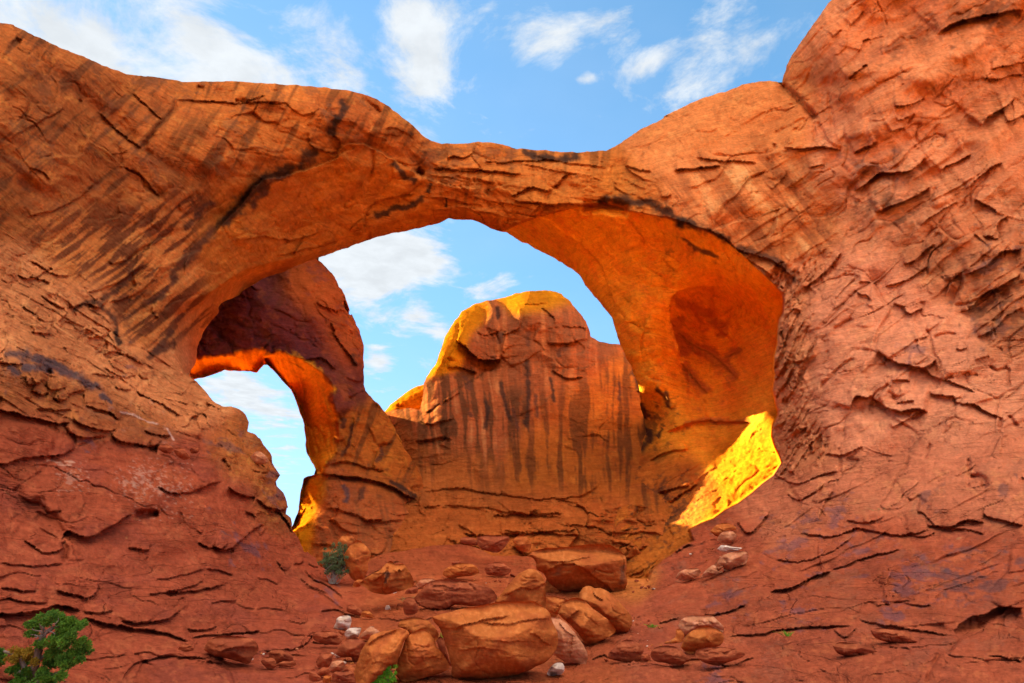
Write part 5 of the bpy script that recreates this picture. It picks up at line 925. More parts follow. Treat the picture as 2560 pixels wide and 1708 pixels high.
BO = [
 ('B1','1172,975 1230,960 1400,915 1600,880 1800,845 2000,840 2090,845 2160,890 2220,940 2240,1000 2270,1060 2300,1130 2300,1200 2270,1290 2200,1370 2100,1420 1950,1490 1750,1520 1550,1535 1400,1530 1350,1490 1350,1420 1330,1350 1310,1270 1280,1180 1245,1080 1200,1030','largest boulder, massive block with a cracked slab top at the bottom centre',
   dict(col='o', fat=.9, top=.05, planes=[(1.0,.1,.02),(1.28,.1,-1.75),(1.5,1.7,.1),(1.25,-1.2,.2),(1.35,0,1.0),(1.12,-.35,.35)], lines=[(11,34,9,'1200,1030 1240,1058 1380,1087 1460,1042 1600,1012 1750,975 1880,965'),(9,26,8,'1590,1018 1700,1032 1890,1037 2060,1002 2238,990'),(6,'1405,925 1465,985 1482,1030'),(9,26,12,'1400,1270 1500,1265 1640,1260 1780,1270'),(8,20,8,'2050,1120 2110,1140 2180,1210 2230,1240'),(7,24,10,'1400,1420 1480,1470 1600,1450 1700,1480')], strat=1.5)),
 ('B1','1090,1080 1140,1110 1190,1170 1220,1240 1260,1290 1310,1370 1330,1420 1290,1460 1180,1500 1080,1530 960,1555 900,1545 850,1490 860,1420 880,1340 910,1260 930,1190 970,1140 1030,1100','cone shaped boulder leaning against the left side of the massive block',
   dict(col='o', fat=.8, lines=[(5,'1000,1225 1080,1240 1120,1250 1170,1210'),(7,24,10,'1090,1370 1180,1340 1260,1360'),(6,20,8,'940,1480 1050,1450 1200,1420')])),
 ('B1','480,1480 500,1400 530,1330 560,1250 600,1190 640,1140 720,1110 830,1090 930,1085 975,1130 930,1190 905,1260 880,1340 850,1420 800,1450 700,1560 620,1640 500,1640 470,1560','tilted smooth orange slab with diagonal grain, left of the cone shaped boulder',
   dict(col='o', vb=1570, fat=.8, th=-50, strat=5, planes=[(1.0,-.2,-.3),(1.1,.9,.35),(1.4,-1.3,-.3),(1.3,0,-1.5)], lines=[(9,30,9,'600,1240 680,1170 760,1130 860,1095')])),
 ('B1','870,1060 890,1020 950,990 1040,985 1120,1005 1180,1050 1220,1100 1235,1150 1210,1195 1150,1180 1090,1150 1030,1150 970,1140 930,1085','smooth domed boulder peeking out behind the cone shaped one', dict(col='o', vb=1545, fat=.8, dz=-.12, lines=[(-8,14,8,'885,1065 940,1055 970,1090 975,1130')])),
 ('B1','1210,1190 1250,1150 1290,1200 1310,1300 1350,1420 1270,1340','narrow dark red rock wedged between the cone shaped boulder and the massive block', dict(col='r', vb=1560, dz=-.08)),
 ('B1','1735,835 1800,760 1880,660 1950,590 2030,550 2090,550 2140,590 2170,640 2185,690 2185,780 2195,890 2100,920 1900,900 1760,870','smooth triangular boulder with a broken lower face, behind the massive block',
   dict(col='o', vb=1405, fat=.8, planes=[(1.0,-.2,-.5),(1.02,.1,.55),(1.2,1.6,.1),(1.3,-1.1,-.5)], lines=[(9,30,12,'1800,800 1860,770 1960,720 2060,735 2130,700 2185,655')])),
 ('B1','520,690 560,650 640,600 720,560 770,500 810,480 850,510 910,500 960,550 990,600 1010,660 1010,700 960,730 870,755 760,780 680,770 610,740 560,700','eroded orange boulder with hollows and a stained groove, above a black gap',
   dict(col='o', fat=.8, vb=1395, strat=5, lines=[(9,20,10,'600,660 680,640 770,560 775,510'),(12,14,10,'860,590 880,560 900,580'),(8,18,8,'800,660 860,640 940,640'),(9,'770,530 775,600 765,680')], stains=[((.09,.06,.05),5,'775,560 772,620 768,690')])),
 ('B1','465,705 490,660 540,640 570,660 540,700 490,715','small smooth stone tucked beside the eroded boulder', dict(col='o', vb=1362)),
 ('B1','310,350 340,290 400,245 450,250 500,290 490,330 440,380 390,410 330,380','rounded yellowish block on top of the leaning boulders behind the shrub', dict(col='o', vb=1338, dz=-.03)),
 ('B1','390,430 440,350 480,310 520,295 570,330 620,390 630,440 600,480 610,540 590,600 560,640 500,660 450,620 420,560 395,490','tall orange leaning boulder behind the shrub', dict(col='o', vb=1345, fat=.8, strat=2)),
 ('B1','140,440 180,390 260,345 320,380 390,420 420,500 330,570 200,540 150,490','grey tan boulder half hidden by the shrub', dict(col='o', vb=1335, dz=.02)),
 ('B1','1270,600 1280,560 1340,520 1430,500 1530,510 1590,560 1580,600 1500,615 1420,625 1340,640 1300,625','flat boulder carrying a small pebble in the middle of the canyon floor', dict(col='o', strat=4)),
 ('B1','1350,500 1370,480 1420,478 1435,505 1400,525 1360,520','pebble perched on the flat boulder', dict(col='r', vb=1325, dz=.01)),
 ('B1','1640,545 1680,510 1740,490 1800,500 1850,530 1880,560 1850,600 1800,615 1720,612 1660,600','knobbly pitted boulder alone on the bare slab of the floor', dict(col='r', strat=5)),
 ('B1','1000,820 1060,760 1150,680 1250,645 1400,650 1560,680 1700,720 1760,820 1650,870 1500,880 1380,870 1300,912 1150,905 1060,880','broad low red hump of rock left of the triangular boulder', dict(col='r', fat=.5, lines=[(10,24,10,'1010,820 1080,880 1150,900 1300,905 1370,860'),(6,20,8,'1180,720 1250,700 1380,720'),(5,'1500,680 1560,750')])),
 ('B1','920,830 960,800 1010,810 1050,880 1040,940 960,965 920,930','upright red block under the end of the low hump', dict(col='r', dz=.02)),
 ('B1','1030,720 1040,690 1090,640 1190,640 1195,662 1120,692 1060,732','pale flat stone lying on the edge of the low hump', dict(col='p', vb=1350)),
 ('B1','915,800 950,740 1020,700 1050,720 1040,760 960,800','brown wedge of stone beside the pale flat one', dict(col='r', vb=1362)),
 ('B3','420,540 470,430 480,370 560,320 680,297 750,320 770,400 755,500 720,570 650,560 600,580 490,585 430,570','white angular rock, brightest stone on the left of the floor', dict(col='w', fat=.8)),
 ('B3','640,650 700,570 790,540 870,535 965,545 940,640 900,730 820,740 720,765 660,720','pale broken rock with a brown hollow face next to the white rock', dict(col='w', fat=.7)),
 ('B3','950,690 1000,630 1110,540 1190,505 1230,560 1330,620 1250,720 1150,790 1040,775 940,740','tan pyramid shaped rock right of the pale broken rock', dict(col='p', fat=.7)),
 ('B3','450,1060 520,930 600,850 680,780 830,735 920,760 1040,840 1000,940 960,1100 900,1210 800,1200 760,1120 640,1130 520,1100','dark red angular block against the tilted orange slab', dict(col='r', fat=.8)),
 ('B3','510,620 560,585 640,650 620,700 560,670','thumb sized red chip between the white rocks', dict(col='r')),
 ('B3','75,1220 130,1120 220,1050 370,1040 410,1130 360,1270 300,1330 140,1340','brown faceted rock at the left end of the rubble', dict(col='r', fat=.8)),
 ('B3','400,1170 430,1100 520,1085 600,1140 610,1190 500,1180 430,1220','low red stone behind the pink round one', dict(col='r', vb=1490)),
 ('B3','345,1380 360,1270 410,1195 500,1172 610,1200 650,1270 640,1370 540,1400 430,1420','rounded pink stone, pale against the dark rubble', dict(col='p', fat=.8)),
 ('B3','390,1567 410,1450 480,1400 620,1385 750,1390 810,1440 850,1567 830,1640 400,1640','red block at the bottom edge below the pink stone', dict(col='r', fat=.7, vb=1580)),
 ('B3','210,1567 240,1490 330,1470 375,1490 370,1620 215,1620','orange stub of stone at the bottom edge', dict(col='o', vb=1575)),
 ('B3','90,1470 150,1370 230,1310 310,1320 350,1410 330,1470 230,1460 180,1500 110,1500','orange wedge stone left of the pink one', dict(col='r')),
 ('B3','-60,1480 -20,1380 60,1370 100,1450 180,1520 220,1560 100,1600 -40,1590','dark maroon rock at the lower left of the rubble', dict(col='r', vb=1572)),
 ('B3','625,1150 640,1130 700,1165 760,1180 800,1220 740,1220 660,1250','thin pale flake lying in the rubble', dict(col='w', vb=1500)),
 ('B3','660,1300 700,1265 810,1250 850,1290 830,1330 740,1310','flat red chip beside the pale flake', dict(col='r', vb=1510)),
 ('B3','850,1250 930,1180 950,1230 900,1310 860,1310','pale pink splinter leaning on the tilted slab', dict(col='p', vb=1520)),
 ('B1','105,1140 150,1110 250,1100 340,1130 375,1190 340,1225 230,1218 130,1190','oval red lump on the ledge left of the white rocks', dict(col='r', strat=5)),
 ('B1','415,905 430,870 500,880 550,920 545,960 500,962 420,930','squarish red stone on the slope above the white rock', dict(col='r')),
 ('B1','550,935 600,920 650,960 662,988 590,982 545,970','flat orange stone right of the squarish one', dict(col='o')),
 ('B2','275,340 320,300 400,275 600,260 800,240 950,232 1060,240 1110,275 1190,330 1215,400 1215,520 1225,600 1190,680 1130,722 1040,690 940,670 760,664 560,666 480,610 420,520 350,470 340,400','wide table topped boulder with a dark undercut face in front of the alcove',
   dict(col='o', fat=1.0, vb=1362, planes=[(1.0,.0,.35),(1.5,.1,-2.6),(1.25,1.2,.1),(1.5,-1.6,.2),(.84,.25,1.15)], sm=16, lines=[(16,30,50,'400,520 480,480 600,420 700,425 800,470 900,540 1040,640 1120,720'),(8,26,8,'440,400 600,402 700,390 800,365 890,350'),(5,'590,290 592,350 605,395'),(6,'880,520 920,485 1000,500 1080,517'),(7,'1160,330 1190,420 1180,520')], stains=[((.3,.12,.05),8,'560,440 570,560'),((.12,.06,.04),8,'1190,420 1170,560 1150,640')], strat=1)),
 ('B2','440,570 520,560 545,640 570,690 540,717 440,692','stubby block propping the left end of the table topped boulder', dict(col='o', vb=1360, dz=.01)),
 ('B2','550,900 590,820 650,770 720,750 800,770 900,860 1000,930 1080,1000 1100,1080 980,1160 900,1200 830,1207 780,1140 720,1060 640,980','grooved round boulder under the leaning oval one', dict(col='o', fat=.9, th=35, strat=3, lines=[(8,24,10,'640,980 700,910 760,860'),(7,20,8,'700,960 760,1030 850,1060'),(7,20,8,'680,1000 730,1060 860,1100')])),
 ('B2','760,700 800,650 860,630 910,650 970,650 1060,700 1150,790 1220,870 1260,940 1267,1000 1240,1060 1190,1090 1120,1088 1020,1045 920,985 860,960 830,890 780,850 730,800 745,750','leaning oval boulder resting on the grooved one', dict(col='o', fat=1.0, vb=1445, dz=.05, th=40, planes=[(1.0,.1,-.1),(1.3,.3,-1.6),(1.15,-1.0,.9),(1.4,1.4,0),(1.3,0,1.3)], lines=[(9,26,9,'890,670 920,730 980,770'),(9,24,9,'740,790 800,820 840,880 870,970'),(5,'1210,880 1250,930')])),
 ('B2','440,730 520,730 600,750 657,770 640,800 580,850 540,930 490,930 440,840','curved orange shell of rock left of the grooved boulder', dict(col='o', vb=1420, lines=[(-9,20,12,'520,900 560,830 650,775')])),
 ('B2','495,930 560,950 640,1000 700,1060 740,1120 800,1200 840,1280 830,1372 780,1387 690,1372 620,1362 540,1310 500,1280 470,1150 470,1000','pinkish smooth boulder touching the right side of the massive block', dict(col='p', fat=.8, lines=[(6,20,7,'700,1090 690,1200 680,1330'),(6,20,8,'560,990 680,1090 740,1110')])),
 ('B2','450,1475 480,1420 530,1375 590,1368 617,1410 610,1460 570,1488 480,1497','small round white stone at the foot of the massive block', dict(col='w', fat=1.0, stains=[((.09,.07,.06),9,'470,1490 560,1488')])),
 ('B2','1035,1330 1050,1270 1130,1200 1200,1155 1290,1165 1350,1200 1377,1260 1350,1300 1350,1347 1200,1367 1100,1350','low broken red boulder on the front slab, left of the pointed one', dict(col='r', lines=[(7,18,8,'1050,1275 1130,1280 1250,1270 1350,1285')])),
 ('B2','1440,1300 1460,1250 1530,1215 1650,1210 1720,1240 1790,1300 1830,1340 1780,1370 1700,1402 1600,1370 1480,1352','pointed brown boulder with a shaded underside on the front slab', dict(col='r', fat=.8)),
 ('B2','1357,1300 1380,1285 1430,1290 1442,1350 1360,1350','small cube of stone between two red boulders', dict(col='r')),
 ('B2','1740,1225 1780,1120 1850,1060 1950,1020 2050,1030 2130,1080 2147,1160 2100,1215 1970,1228 1860,1282 1790,1278','lower boulder of the two stone pile on the right', dict(col='o', fat=.8, lines=[(-9,18,20,'2040,1200 1990,1150 2040,1080 2120,1080')])),
 ('B2','1712,1010 1740,960 1820,920 1950,912 2040,920 2100,970 2147,1030 2140,1075 2050,1035 1930,1030 1850,1070 1790,1115 1730,1085','cap boulder on top of the two stone pile on the right', dict(col='p', vb=1445, dz=.04, fat=.7)),
 ('B2','1570,1180 1680,1130 1690,1050 1740,1050 1770,1110 1740,1200 1720,1248 1650,1208','hollowed tan rock left of the two stone pile', dict(col='o', vb=1475, stains=[((.1,.06,.06),8,'1600,1150 1660,1110')])),
 ('B2','1870,1285 1900,1240 2000,1220 2150,1225 2300,1250 2350,1300 2200,1362 2080,1402 1970,1372 1890,1322','flat lens shaped boulder right of the two stone pile', dict(col='r', fat=.8)),
 ('B2','1685,552 1720,500 1800,470 1880,465 1930,500 1900,545 1820,577 1730,582','smooth egg shaped stone alone on the right slope', dict(col='p', fat=.8)),
 ('B1','1580,265 1700,252 1862,262 1840,330 1760,402 1640,380 1585,340','squarish red block at the base of the butte wall, larger of two', dict(col='r', vb=1290, dz=.02)),
 ('B1','1425,282 1480,265 1575,290 1572,342 1440,325','low red block at the base of the butte wall, smaller of two', dict(col='r', vb=1284, dz=.02)),
 ('B1','1890,300 1940,255 2010,262 2060,330 2030,400 1950,380','tan block leaning beside the table topped boulder near the butte wall', dict(col='o', vb=1288, dz=.02)),
 ('R8','350,690 380,665 450,675 520,685 500,700 440,712 370,706','thin pale slab at the top of the stones on the right slope', dict(col='w', fat=.8)),
 ('R8','330,800 370,740 440,710 510,700 555,730 530,790 470,800 420,842 390,832 385,810 345,842','pale hollowed rock like a jawbone on the right slope', dict(col='p', fat=.9, lines=[(-10,8,14,'335,810 385,800 395,830')])),
 ('R8','235,885 270,830 330,790 350,832 385,838 370,852 290,874','tan wedge below the pale hollowed rock', dict(col='p')),
 ('R8','300,575 350,530 430,525 472,562 400,582 350,612','upper of two rounded stones under the yellow sunlit patch', dict(col='o', vb=1237)),
 ('R8','345,632 370,590 430,570 472,602 450,642 390,662','lower of two rounded stones under the yellow sunlit patch', dict(col='p')),
 ('R8','1345,1217 1420,1210 1560,1230 1650,1290 1640,1312 1480,1302 1380,1272','flat brown slab on the right ledge, farther of two', dict(col='r', fat=.9)),
 ('R8','1100,1322 1150,1300 1250,1310 1370,1350 1392,1372 1340,1402 1200,1392 1130,1372','flat tan slab on the right ledge, nearer of two', dict(col='r', fat=.9)),
 ('R7','1330,1352 1350,1300 1420,1265 1550,1260 1650,1280 1690,1340 1660,1390 1620,1442 1500,1412 1400,1392','large angular red boulder at the foot of the left slope', dict(col='r', fat=.9, lines=[(8,24,8,'1345,1350 1450,1360 1560,1330 1680,1340')])),
 ('R7','1160,1345 1190,1310 1250,1320 1262,1352 1200,1367','small red stone left of the large angular boulder', dict(col='r')),
 ('R7','1750,1372 1790,1343 1880,1370 1917,1410 1880,1437 1800,1432 1760,1402','upper stone of the little cluster at the foot of the left slope', dict(col='r')),
 ('R7','1700,1425 1730,1395 1790,1410 1802,1460 1750,1477','left stone of the little cluster at the foot of the left slope', dict(col='r')),
 ('R7','1795,1450 1850,1425 1920,1420 1927,1452 1870,1464','right stone of the little cluster at the foot of the left slope', dict(col='r')),
 ('R7','1632,85 1680,50 1735,80 1755,122 1700,142 1650,122','pale rounded stone perched on the edge of the left slope beside the sky', dict(col='p', dz=.01)),
 ('L1','2120,1345 2170,1320 2250,1330 2320,1410 2330,1450 2260,1470 2170,1420','dark oval stone lodged under the ledge on the left slope', dict(col='r', dz=.01)),
 ('L1','1930,1330 1960,1290 2050,1280 2120,1320 2100,1380 2020,1390','blunt red stone lodged under the ledge, left of the dark oval one', dict(col='r', dz=.01)),
 ('R4','1235,1495 1260,1470 1300,1482 1290,1510 1250,1515','small round stone lodged above the dark oval one', dict(col='r', dz=.01)),
]
for (vw, tx, lab, kw) in BO:
    boulder(vw, tx, lab, group='boulders and stones lying on the canyon floor and slopes', **kw)
# ------------------------------------------------------------------ plants
def flat_material(name, c1, c2, rough=.7, scale=6.0, trans=0.0):
    m = bpy.data.materials.new(name); m.use_nodes = True
    nt = m.node_tree; b = nt.nodes['Principled BSDF']; b.inputs['Roughness'].default_value = rough
    b.inputs['Specular IOR Level'].default_value = .2
    ge = nt.nodes.new('ShaderNodeNewGeometry'); n = nt.nodes.new('ShaderNodeTexNoise'); n.inputs['Scale'].default_value = scale; n.inputs['Detail'].default_value = 4
    nt.links.new(ge.outputs['Position'], n.inputs['Vector'])
    r = nt.nodes.new('ShaderNodeValToRGB'); r.color_ramp.elements[0].position = .35; r.color_ramp.elements[1].position = .65
    r.color_ramp.elements[0].color = (*c1, 1); r.color_ramp.elements[1].color = (*c2, 1)
    nt.links.new(n.outputs['Fac'], r.inputs[0]); nt.links.new(r.outputs[0], b.inputs['Base Color'])
    return m
LEAF = flat_material('juniper_green', (.045, .11, .012), (.12, .24, .018), scale=9)
GOLD = flat_material('juniper_gold', (.2, .13, .01), (.34, .2, .015), scale=9)
SAGE = flat_material('shrub_green', (.07, .11, .035), (.15, .18, .075), scale=7)
TWIG = flat_material('dead_twig', (.2, .15, .12), (.36, .29, .25), .8, 20)
BARK = flat_material('grey_bark', (.12, .085, .065), (.26, .2, .16), .85, 14)
FRESH = flat_material('fresh_green', (.06, .2, .008), (.16, .36, .02), scale=16)
DRY = flat_material('dry_grass', (.2, .2, .06), (.34, .3, .1), scale=16)

def tri_mesh(name, tris, mat):
    v = np.concatenate(tris).reshape(-1, 3); f = np.arange(len(v)).reshape(-1, 3)
    return make_mesh(name, v, f, None, mat, False)
def sprays(R, centres, radius, count, size, up=.5, flat=.75):
    """short scale leaf sprigs bunched round each centre"""
    out = []
    for c in centres:
        c = np.asarray(c); k = int(count * R.uniform(.75, 1.25))
        d = R.normal(size=(k, 3)); d /= np.linalg.norm(d, axis=1)[:, None]
        rr = radius * R.uniform(.45, 1.35); p = c + d * (rr * R.uniform(.1, 1, (k, 1)) ** .6) * np.array([1, 1, flat]) * R.uniform(.7, 1.3, 3)
        ax = d * .8 + np.array([0, 0, up]) + R.normal(size=(k, 3)) * .45; ax /= np.linalg.norm(ax, axis=1)[:, None]
        sd = np.cross(ax, R.normal(size=(k, 3))); sd /= np.linalg.norm(sd, axis=1)[:, None] + 1e-9
        L = size * R.uniform(.6, 1.5, (k, 1)); w = L * .28
        out.append(np.stack([p - sd * w, p + sd * w, p + ax * L], 1).reshape(-1, 3))
        out.append(np.stack([p + ax * L * .3 - np.cross(ax, sd) * w, p + ax * L * .3 + np.cross(ax, sd) * w, p + ax * L * .9 + sd * w * 1.5], 1).reshape(-1, 3))
    return out
def limb_tris(pts, r0, r1, n=6):
    pts = np.asarray(pts, float); m = len(pts); rings = []
    for i in range(m):
        t = pts[min(i + 1, m - 1)] - pts[max(i - 1, 0)]; t /= np.linalg.norm(t) + 1e-9
        a = np.cross(t, [.3, .9, .2]); a /= np.linalg.norm(a) + 1e-9; b = np.cross(t, a); r = r0 + (r1 - r0) * i / (m - 1)
        rings.append([pts[i] + r * (a * math.cos(2 * math.pi * k / n) + b * math.sin(2 * math.pi * k / n)) for k in range(n)])
    T = []
    for i in range(m - 1):
        for k in range(n):
            A, B = rings[i][k], rings[i][(k + 1) % n]; C_, D_ = rings[i + 1][k], rings[i + 1][(k + 1) % n]
            T.append([A, B, D_]); T.append([A, D_, C_])
    return np.array(T).reshape(-1, 3)
def wpt(x, y, D):
    a, b, c = pix_dir(x * 2560 / 2350.0, y * 2560 / 2350.0)
    return np.array([a * D, b * D, c * D]) + CAM
def empty(name, loc, label, cat, group=None):
    o = bpy.data.objects.new(name, None); scene.collection.objects.link(o); o.location = loc; o.empty_display_size = .2
    o['label'] = label; o['category'] = cat
    if group: o['group'] = group
    return o
def wiggle(R, a, b, n=6, amp=.08):
    a = np.asarray(a); b = np.asarray(b); L = np.linalg.norm(b - a)
    return [a + (b - a) * t + R.normal(size=3) * amp * L * math.sin(math.pi * t) for t in np.linspace(0, 1, n)]

# twisted juniper at the lower left: limbs reach up from below the frame
R = np.random.RandomState(5)
DJ = 6.3
def jp(x, y, d=0.0): return wpt(x, y, DJ + d)
base = jp(55, 1640, .15)
J = empty('juniper_tree', base, 'twisted green juniper with bare grey limbs and golden sprays, in the bottom left corner', 'tree')
tr = [limb_tris([base, jp(66, 1590, .1), jp(82, 1520), jp(92, 1480, -.03), jp(100, 1455)], .055, .028, 8),
      limb_tris([jp(70, 1570, .08), jp(58, 1535), jp(45, 1510), jp(25, 1500), jp(2, 1492)], .03, .010, 6), limb_tris([jp(66, 1560), jp(44, 1540, -.05), jp(36, 1548, -.08)], .016, .004, 5),
      limb_tris([jp(84, 1515), jp(110, 1500, .05), jp(150, 1480, .1)], .026, .009, 6), limb_tris([jp(98, 1458), jp(125, 1440, .05), jp(165, 1425, .1)], .024, .008, 6), limb_tris([jp(70, 1570), jp(110, 1555, .05), jp(150, 1535, .1)], .024, .008, 6),
      limb_tris([base, jp(30, 1600), jp(-30, 1590)], .03, .01, 6)]
J_trunk = put('trunk', tri_mesh('trunk', [t - base for t in tr], BARK), parent=J)
tw = []
for (a, b) in [((99, 1456), (68, 1436)), ((99, 1456), (90, 1430)), ((99, 1456), (118, 1432)), ((99, 1458), (80, 1462)), ((100, 1460), (128, 1452)), ((99, 1456), (122, 1406)), ((99, 1456), (134, 1414)), ((98, 1456), (104, 1425)), ((74, 1443), (64, 1428)), ((92, 1462), (70, 1456))]:
    tw.append(limb_tris(wiggle(R, jp(*a, -.06), jp(*b, -.12), 6, .1), .0085, .003, 5) - base)
put('dead_branch', tri_mesh('dead_branch', tw, TWIG), label='bare silvery dead twigs', parent=J)
cs = []
for (x, y, n, s) in [(100,1428,5,24),(130,1420,6,22),(160,1428,6,22),(182,1440,4,16),(85,1436,4,16),(150,1445,4,20),(120,1462,4,22),(150,1475,6,24),(180,1478,5,18),(195,1490,3,14),(165,1500,6,24),(185,1508,4,18),(120,1500,6,24),(135,1520,6,26),(110,1530,5,22),(155,1530,4,20),(90,1552,6,26),(60,1550,4,22),(110,1560,5,24),(140,1552,4,18),(40,1560,4,20),(80,1575,6,26),(120,1590,5,30),(30,1590,4,30),(70,1430,2,12),(70,1450,2,10),(30,1535,2,12),(0,1500,4,14),(-12,1520,4,16),(5,1515,2,8),(50,1520,3,12),(172,1460,3,14),(95,1480,2,14)]:
    for _ in range(n): cs.append(jp(x + R.normal() * s * .42, y + R.normal() * s * .34, R.normal() * .14) - base)
put('crown', tri_mesh('crown', sprays(R, [c for c in cs if R.rand() < .8], .060, 170, .024, .6), LEAF), parent=J)
cg = []
for (x, y, n, s) in [(42,1502,6,12),(30,1516,5,12),(66,1510,5,10),(62,1498,3,8),(76,1524,2,8),(130,1486,2,8)]:
    for _ in range(n): cg.append(jp(x + R.normal() * s * .5, y + R.normal() * s * .5, R.normal() * .08 - .05) - base)
put('golden_spray', tri_mesh('golden_spray', sprays(R, cg, .042, 130, .018, .6), GOLD), label='golden yellow ageing sprays', parent=J)

# grey green shrub by the leaning boulders
def shrub(cx, cy, D, w, h, label, mat, twig, seed, name='shrub', nst=46, leaf=.05, dens=1.0):
    R = np.random.RandomState(seed)
    b = wpt(cx, cy, D); s = D / 1305.0
    o = empty(name, b, label, 'shrub' if name == 'shrub' else 'plant')
    T = []; C = []
    for i in range(nst):
        a = R.uniform(0, 6.28); q = R.uniform(.1, 1) ** .6
        tip = np.array([math.cos(a) * q * w / 2 * s, math.sin(a) * q * w / 2 * s, h * s * math.sqrt(max(.08, 1 - q * q * .75)) * R.uniform(.75, 1.08)])
        p = wiggle(R, np.array([R.normal() * .06 * w * s, R.normal() * .06 * w * s, 0]), tip, 5, .09)
        T.append(limb_tris(p, .010 * D / 24, .003 * D / 24, 4))
        for t in (.5, .7, .85, 1.0):
            if R.rand() < .85 * dens: C.append(p[0] + (tip - p[0]) * t + R.normal(size=3) * .04 * w * s)
    put('stem', tri_mesh('stem', T, twig), parent=o)
    put('foliage', tri_mesh('foliage', sprays(R, C, .085 * w * s, 46, leaf, .7), mat), parent=o)
    return o
Dsh = float(d_front(765 * 2560 / 2350, 1340 * 2560 / 2350)) - .6
shrub(764, 1340, Dsh, 72, 84, 'grey green shrub with dry twigs in front of the leaning boulders', SAGE, TWIG, 3, leaf=.05)
# fresh green seedling at the bottom centre: upright scale leaf shoots
def seedling(cx, cy, D, label, shoots, hgt, seed, mat=FRESH):
    R = np.random.RandomState(seed); s = D / 1305.0; b = wpt(cx, cy, D)
    o = empty('plant', b, label, 'plant'); T = []; C = []
    for (dx, hh) in shoots:
        p = wiggle(R, [dx * .5 * s, R.normal() * 4 * s, 0], [dx * s, R.normal() * 6 * s, hh * s], 6, .06)
        T.append(limb_tris(p, 1.1 * s, .4 * s, 4))
        for t in np.linspace(.15, 1, 9): C.append(p[int(t * 5)] + R.normal(size=3) * 2.2 * s)
    put('stem', tri_mesh('stem', T, BARK), parent=o)
    put('foliage', tri_mesh('foliage', sprays(R, C, 4.2 * s, 34, 4.0 * s, .9, 1.0), mat), parent=o)
seedling(880, 1580, float(d_front(880 * 1.0894, 1568 * 1.0894)) - .35, 'bright green seedling juniper between the two boulders at the bottom edge', [(-22, 42), (-14, 50), (-26, 30), (-6, 34), (6, 38), (14, 54), (20, 40), (26, 30), (-32, 20), (0, 20)], 50, 11)
def tuft(cx, cy, label, w, h, mat, seed, n=40, dd=0.0):
    R = np.random.RandomState(seed); D = float(d_front(cx * 1.0894, cy * 1.0894)) - .05 - dd; s = D / 1305.0; b = wpt(cx, cy, D); T = []
    for i in range(n):
        x = R.normal() * w * .22 * s; y = R.normal() * w * .2 * s; le = np.array([x * 1.2 + R.normal() * w * .2 * s, R.normal() * w * .2 * s, h * s * R.uniform(.6, 1.1)])
        q = np.array([x, y, 0]); sd = np.cross(le, R.normal(size=3)); sd = sd / np.linalg.norm(sd) * .55 * s
        m_ = q + le * .55; T.append(np.array([q - sd, q + sd, m_ + sd * .8, q - sd, m_ + sd * .8, m_ - sd * .8, m_ - sd * .8, m_ + sd * .8, q + le + np.array([x, y, -.1 * h * s])]))
    me = tri_mesh('grass_tuft', T, mat)
    o = put('grass_tuft', me, label, 'grass'); o.location = b
tuft(940, 1386, 'thin dry grass growing in the black gap under the eroded boulder', 26, 20, DRY, 21, 60, .3)
tuft(1808, 1460, 'small green tuft in a crack of the lower right ledge', 18, 13, FRESH, 22)
tuft(1496, 1440, 'tiny green plant on pale rubble right of the leaning oval boulder', 14, 9, FRESH, 23)
tuft(1122, 1381, 'dry grey tuft at the left foot of the triangular boulder', 16, 18, DRY, 24, 40, .5)
tuft(1063, 1388, 'tiny green sprig below the broad low hump of rock', 8, 10, FRESH, 25, 20, .4)
tuft(1012, 1476, 'thin green sprig in the gap left of the massive block', 8, 26, FRESH, 26, 24, 1.2)
tuft(2020, 1180, 'straw coloured weeds high on the right slope beside a pale knob', 20, 16, DRY, 27, 30)

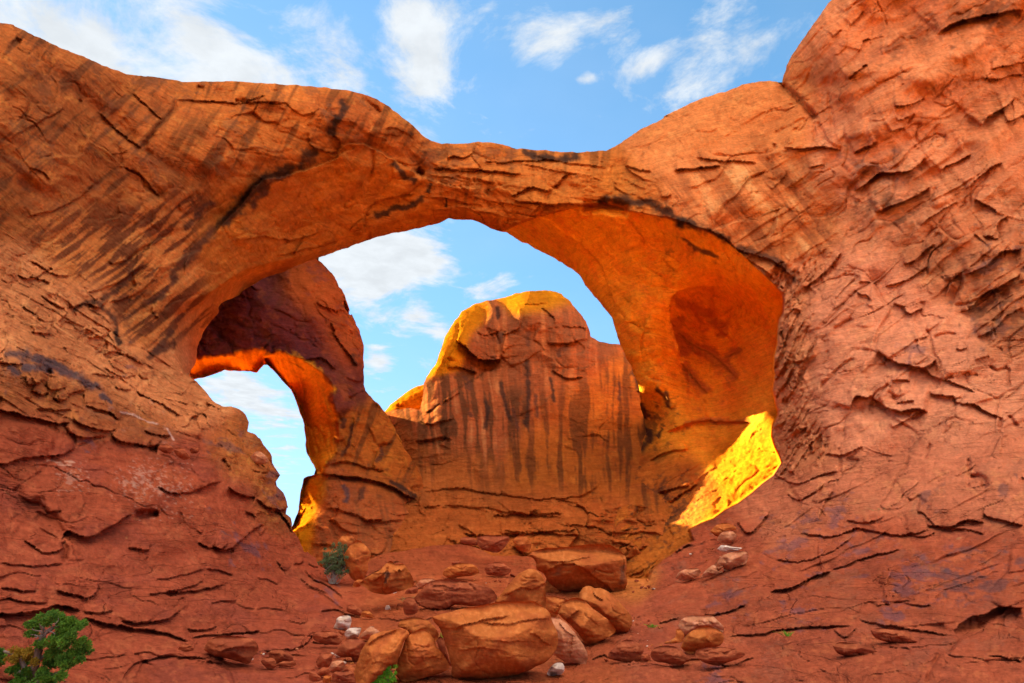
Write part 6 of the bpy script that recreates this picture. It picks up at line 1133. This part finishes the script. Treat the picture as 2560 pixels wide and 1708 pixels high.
# ------------------------------------------------------------------ small rubble between the boulders
def chip_mesh(seed):
    R = np.random.RandomState(seed)
    import bmesh
    bm = bmesh.new()
    for _ in range(14):
        p = R.normal(size=3); p /= np.linalg.norm(p); p *= R.uniform(.8, 1.05); bm.verts.new((p[0], p[1] * .8, p[2] * .62))
    bmesh.ops.convex_hull(bm, input=bm.verts[:])
    lone = [v for v in bm.verts if not v.link_faces]
    bmesh.ops.delete(bm, geom=lone, context='VERTS')
    bmesh.ops.bevel(bm, geom=bm.edges[:], offset=.07, segments=2, affect='EDGES')
    bmesh.ops.triangulate(bm, faces=bm.faces[:])
    me = bpy.data.meshes.new('stone_chip'); bm.to_mesh(me); bm.free()
    c = np.array(COLS[['r', 'r', 'o', 'p', 'r', 'o', 'w', 'r'][seed % 8]][seed % 3])
    at = me.color_attributes.new('Stone', 'FLOAT_COLOR', 'POINT'); n = len(me.vertices)
    a = np.ones((n, 4), np.float32); a[:, :3] = c * R.uniform(.85, 1.15, (n, 1)); at.data.foreach_set('color', a.ravel())
    me.materials.append(BSTONE); return me
chips = [chip_mesh(i) for i in range(8)]
R = np.random.RandomState(31)
areas = [(800,1530,50,30,22,'small loose chip in the rubble heap left of the tilted orange slab'),(1430,1500,90,30,16,'small loose chip on the front slab between the red boulders'),(1470,1435,45,14,12,'small loose chip on the pale rubble right of the leaning oval boulder'),
         (960,1380,70,24,12,'small loose chip on the floor around the eroded boulder'),(1470,1350,40,14,10,'small loose chip at the right foot of the table topped boulder'),(1190,1335,80,18,12,'small loose chip on the floor left of the table topped boulder'),(600,1500,80,18,8,'small loose chip around the large angular boulder of the left slope'),(1650,1270,50,30,9,'small loose chip among the pale stones on the right slope')]
src = None
for (x, y, sx, sy, n, lab) in areas:
    for i in range(int(n * 2.2)):
        u = x + R.normal() * sx * .6; v = y + R.normal() * sy * .6
        D = float(d_front(u * 1.0894, v * 1.0894)); r = D / 1305.0 * (1.6 + 7.5 * R.rand() ** 2.2)
        o = bpy.data.objects.new('stone_chip', chips[R.randint(8)]); scene.collection.objects.link(o)
        p = wpt(u, v, D); o.location = p + np.array([0, 0, r * .15]); o.scale = (r, r * R.uniform(.8, 1.2), r * R.uniform(.7, 1.1)); o.rotation_euler = (R.normal() * .3, R.normal() * .3, R.uniform(0, 6.28))
        o['label'] = lab; o['category'] = 'stone'; o['group'] = lab.replace('small loose chip', 'loose chips')
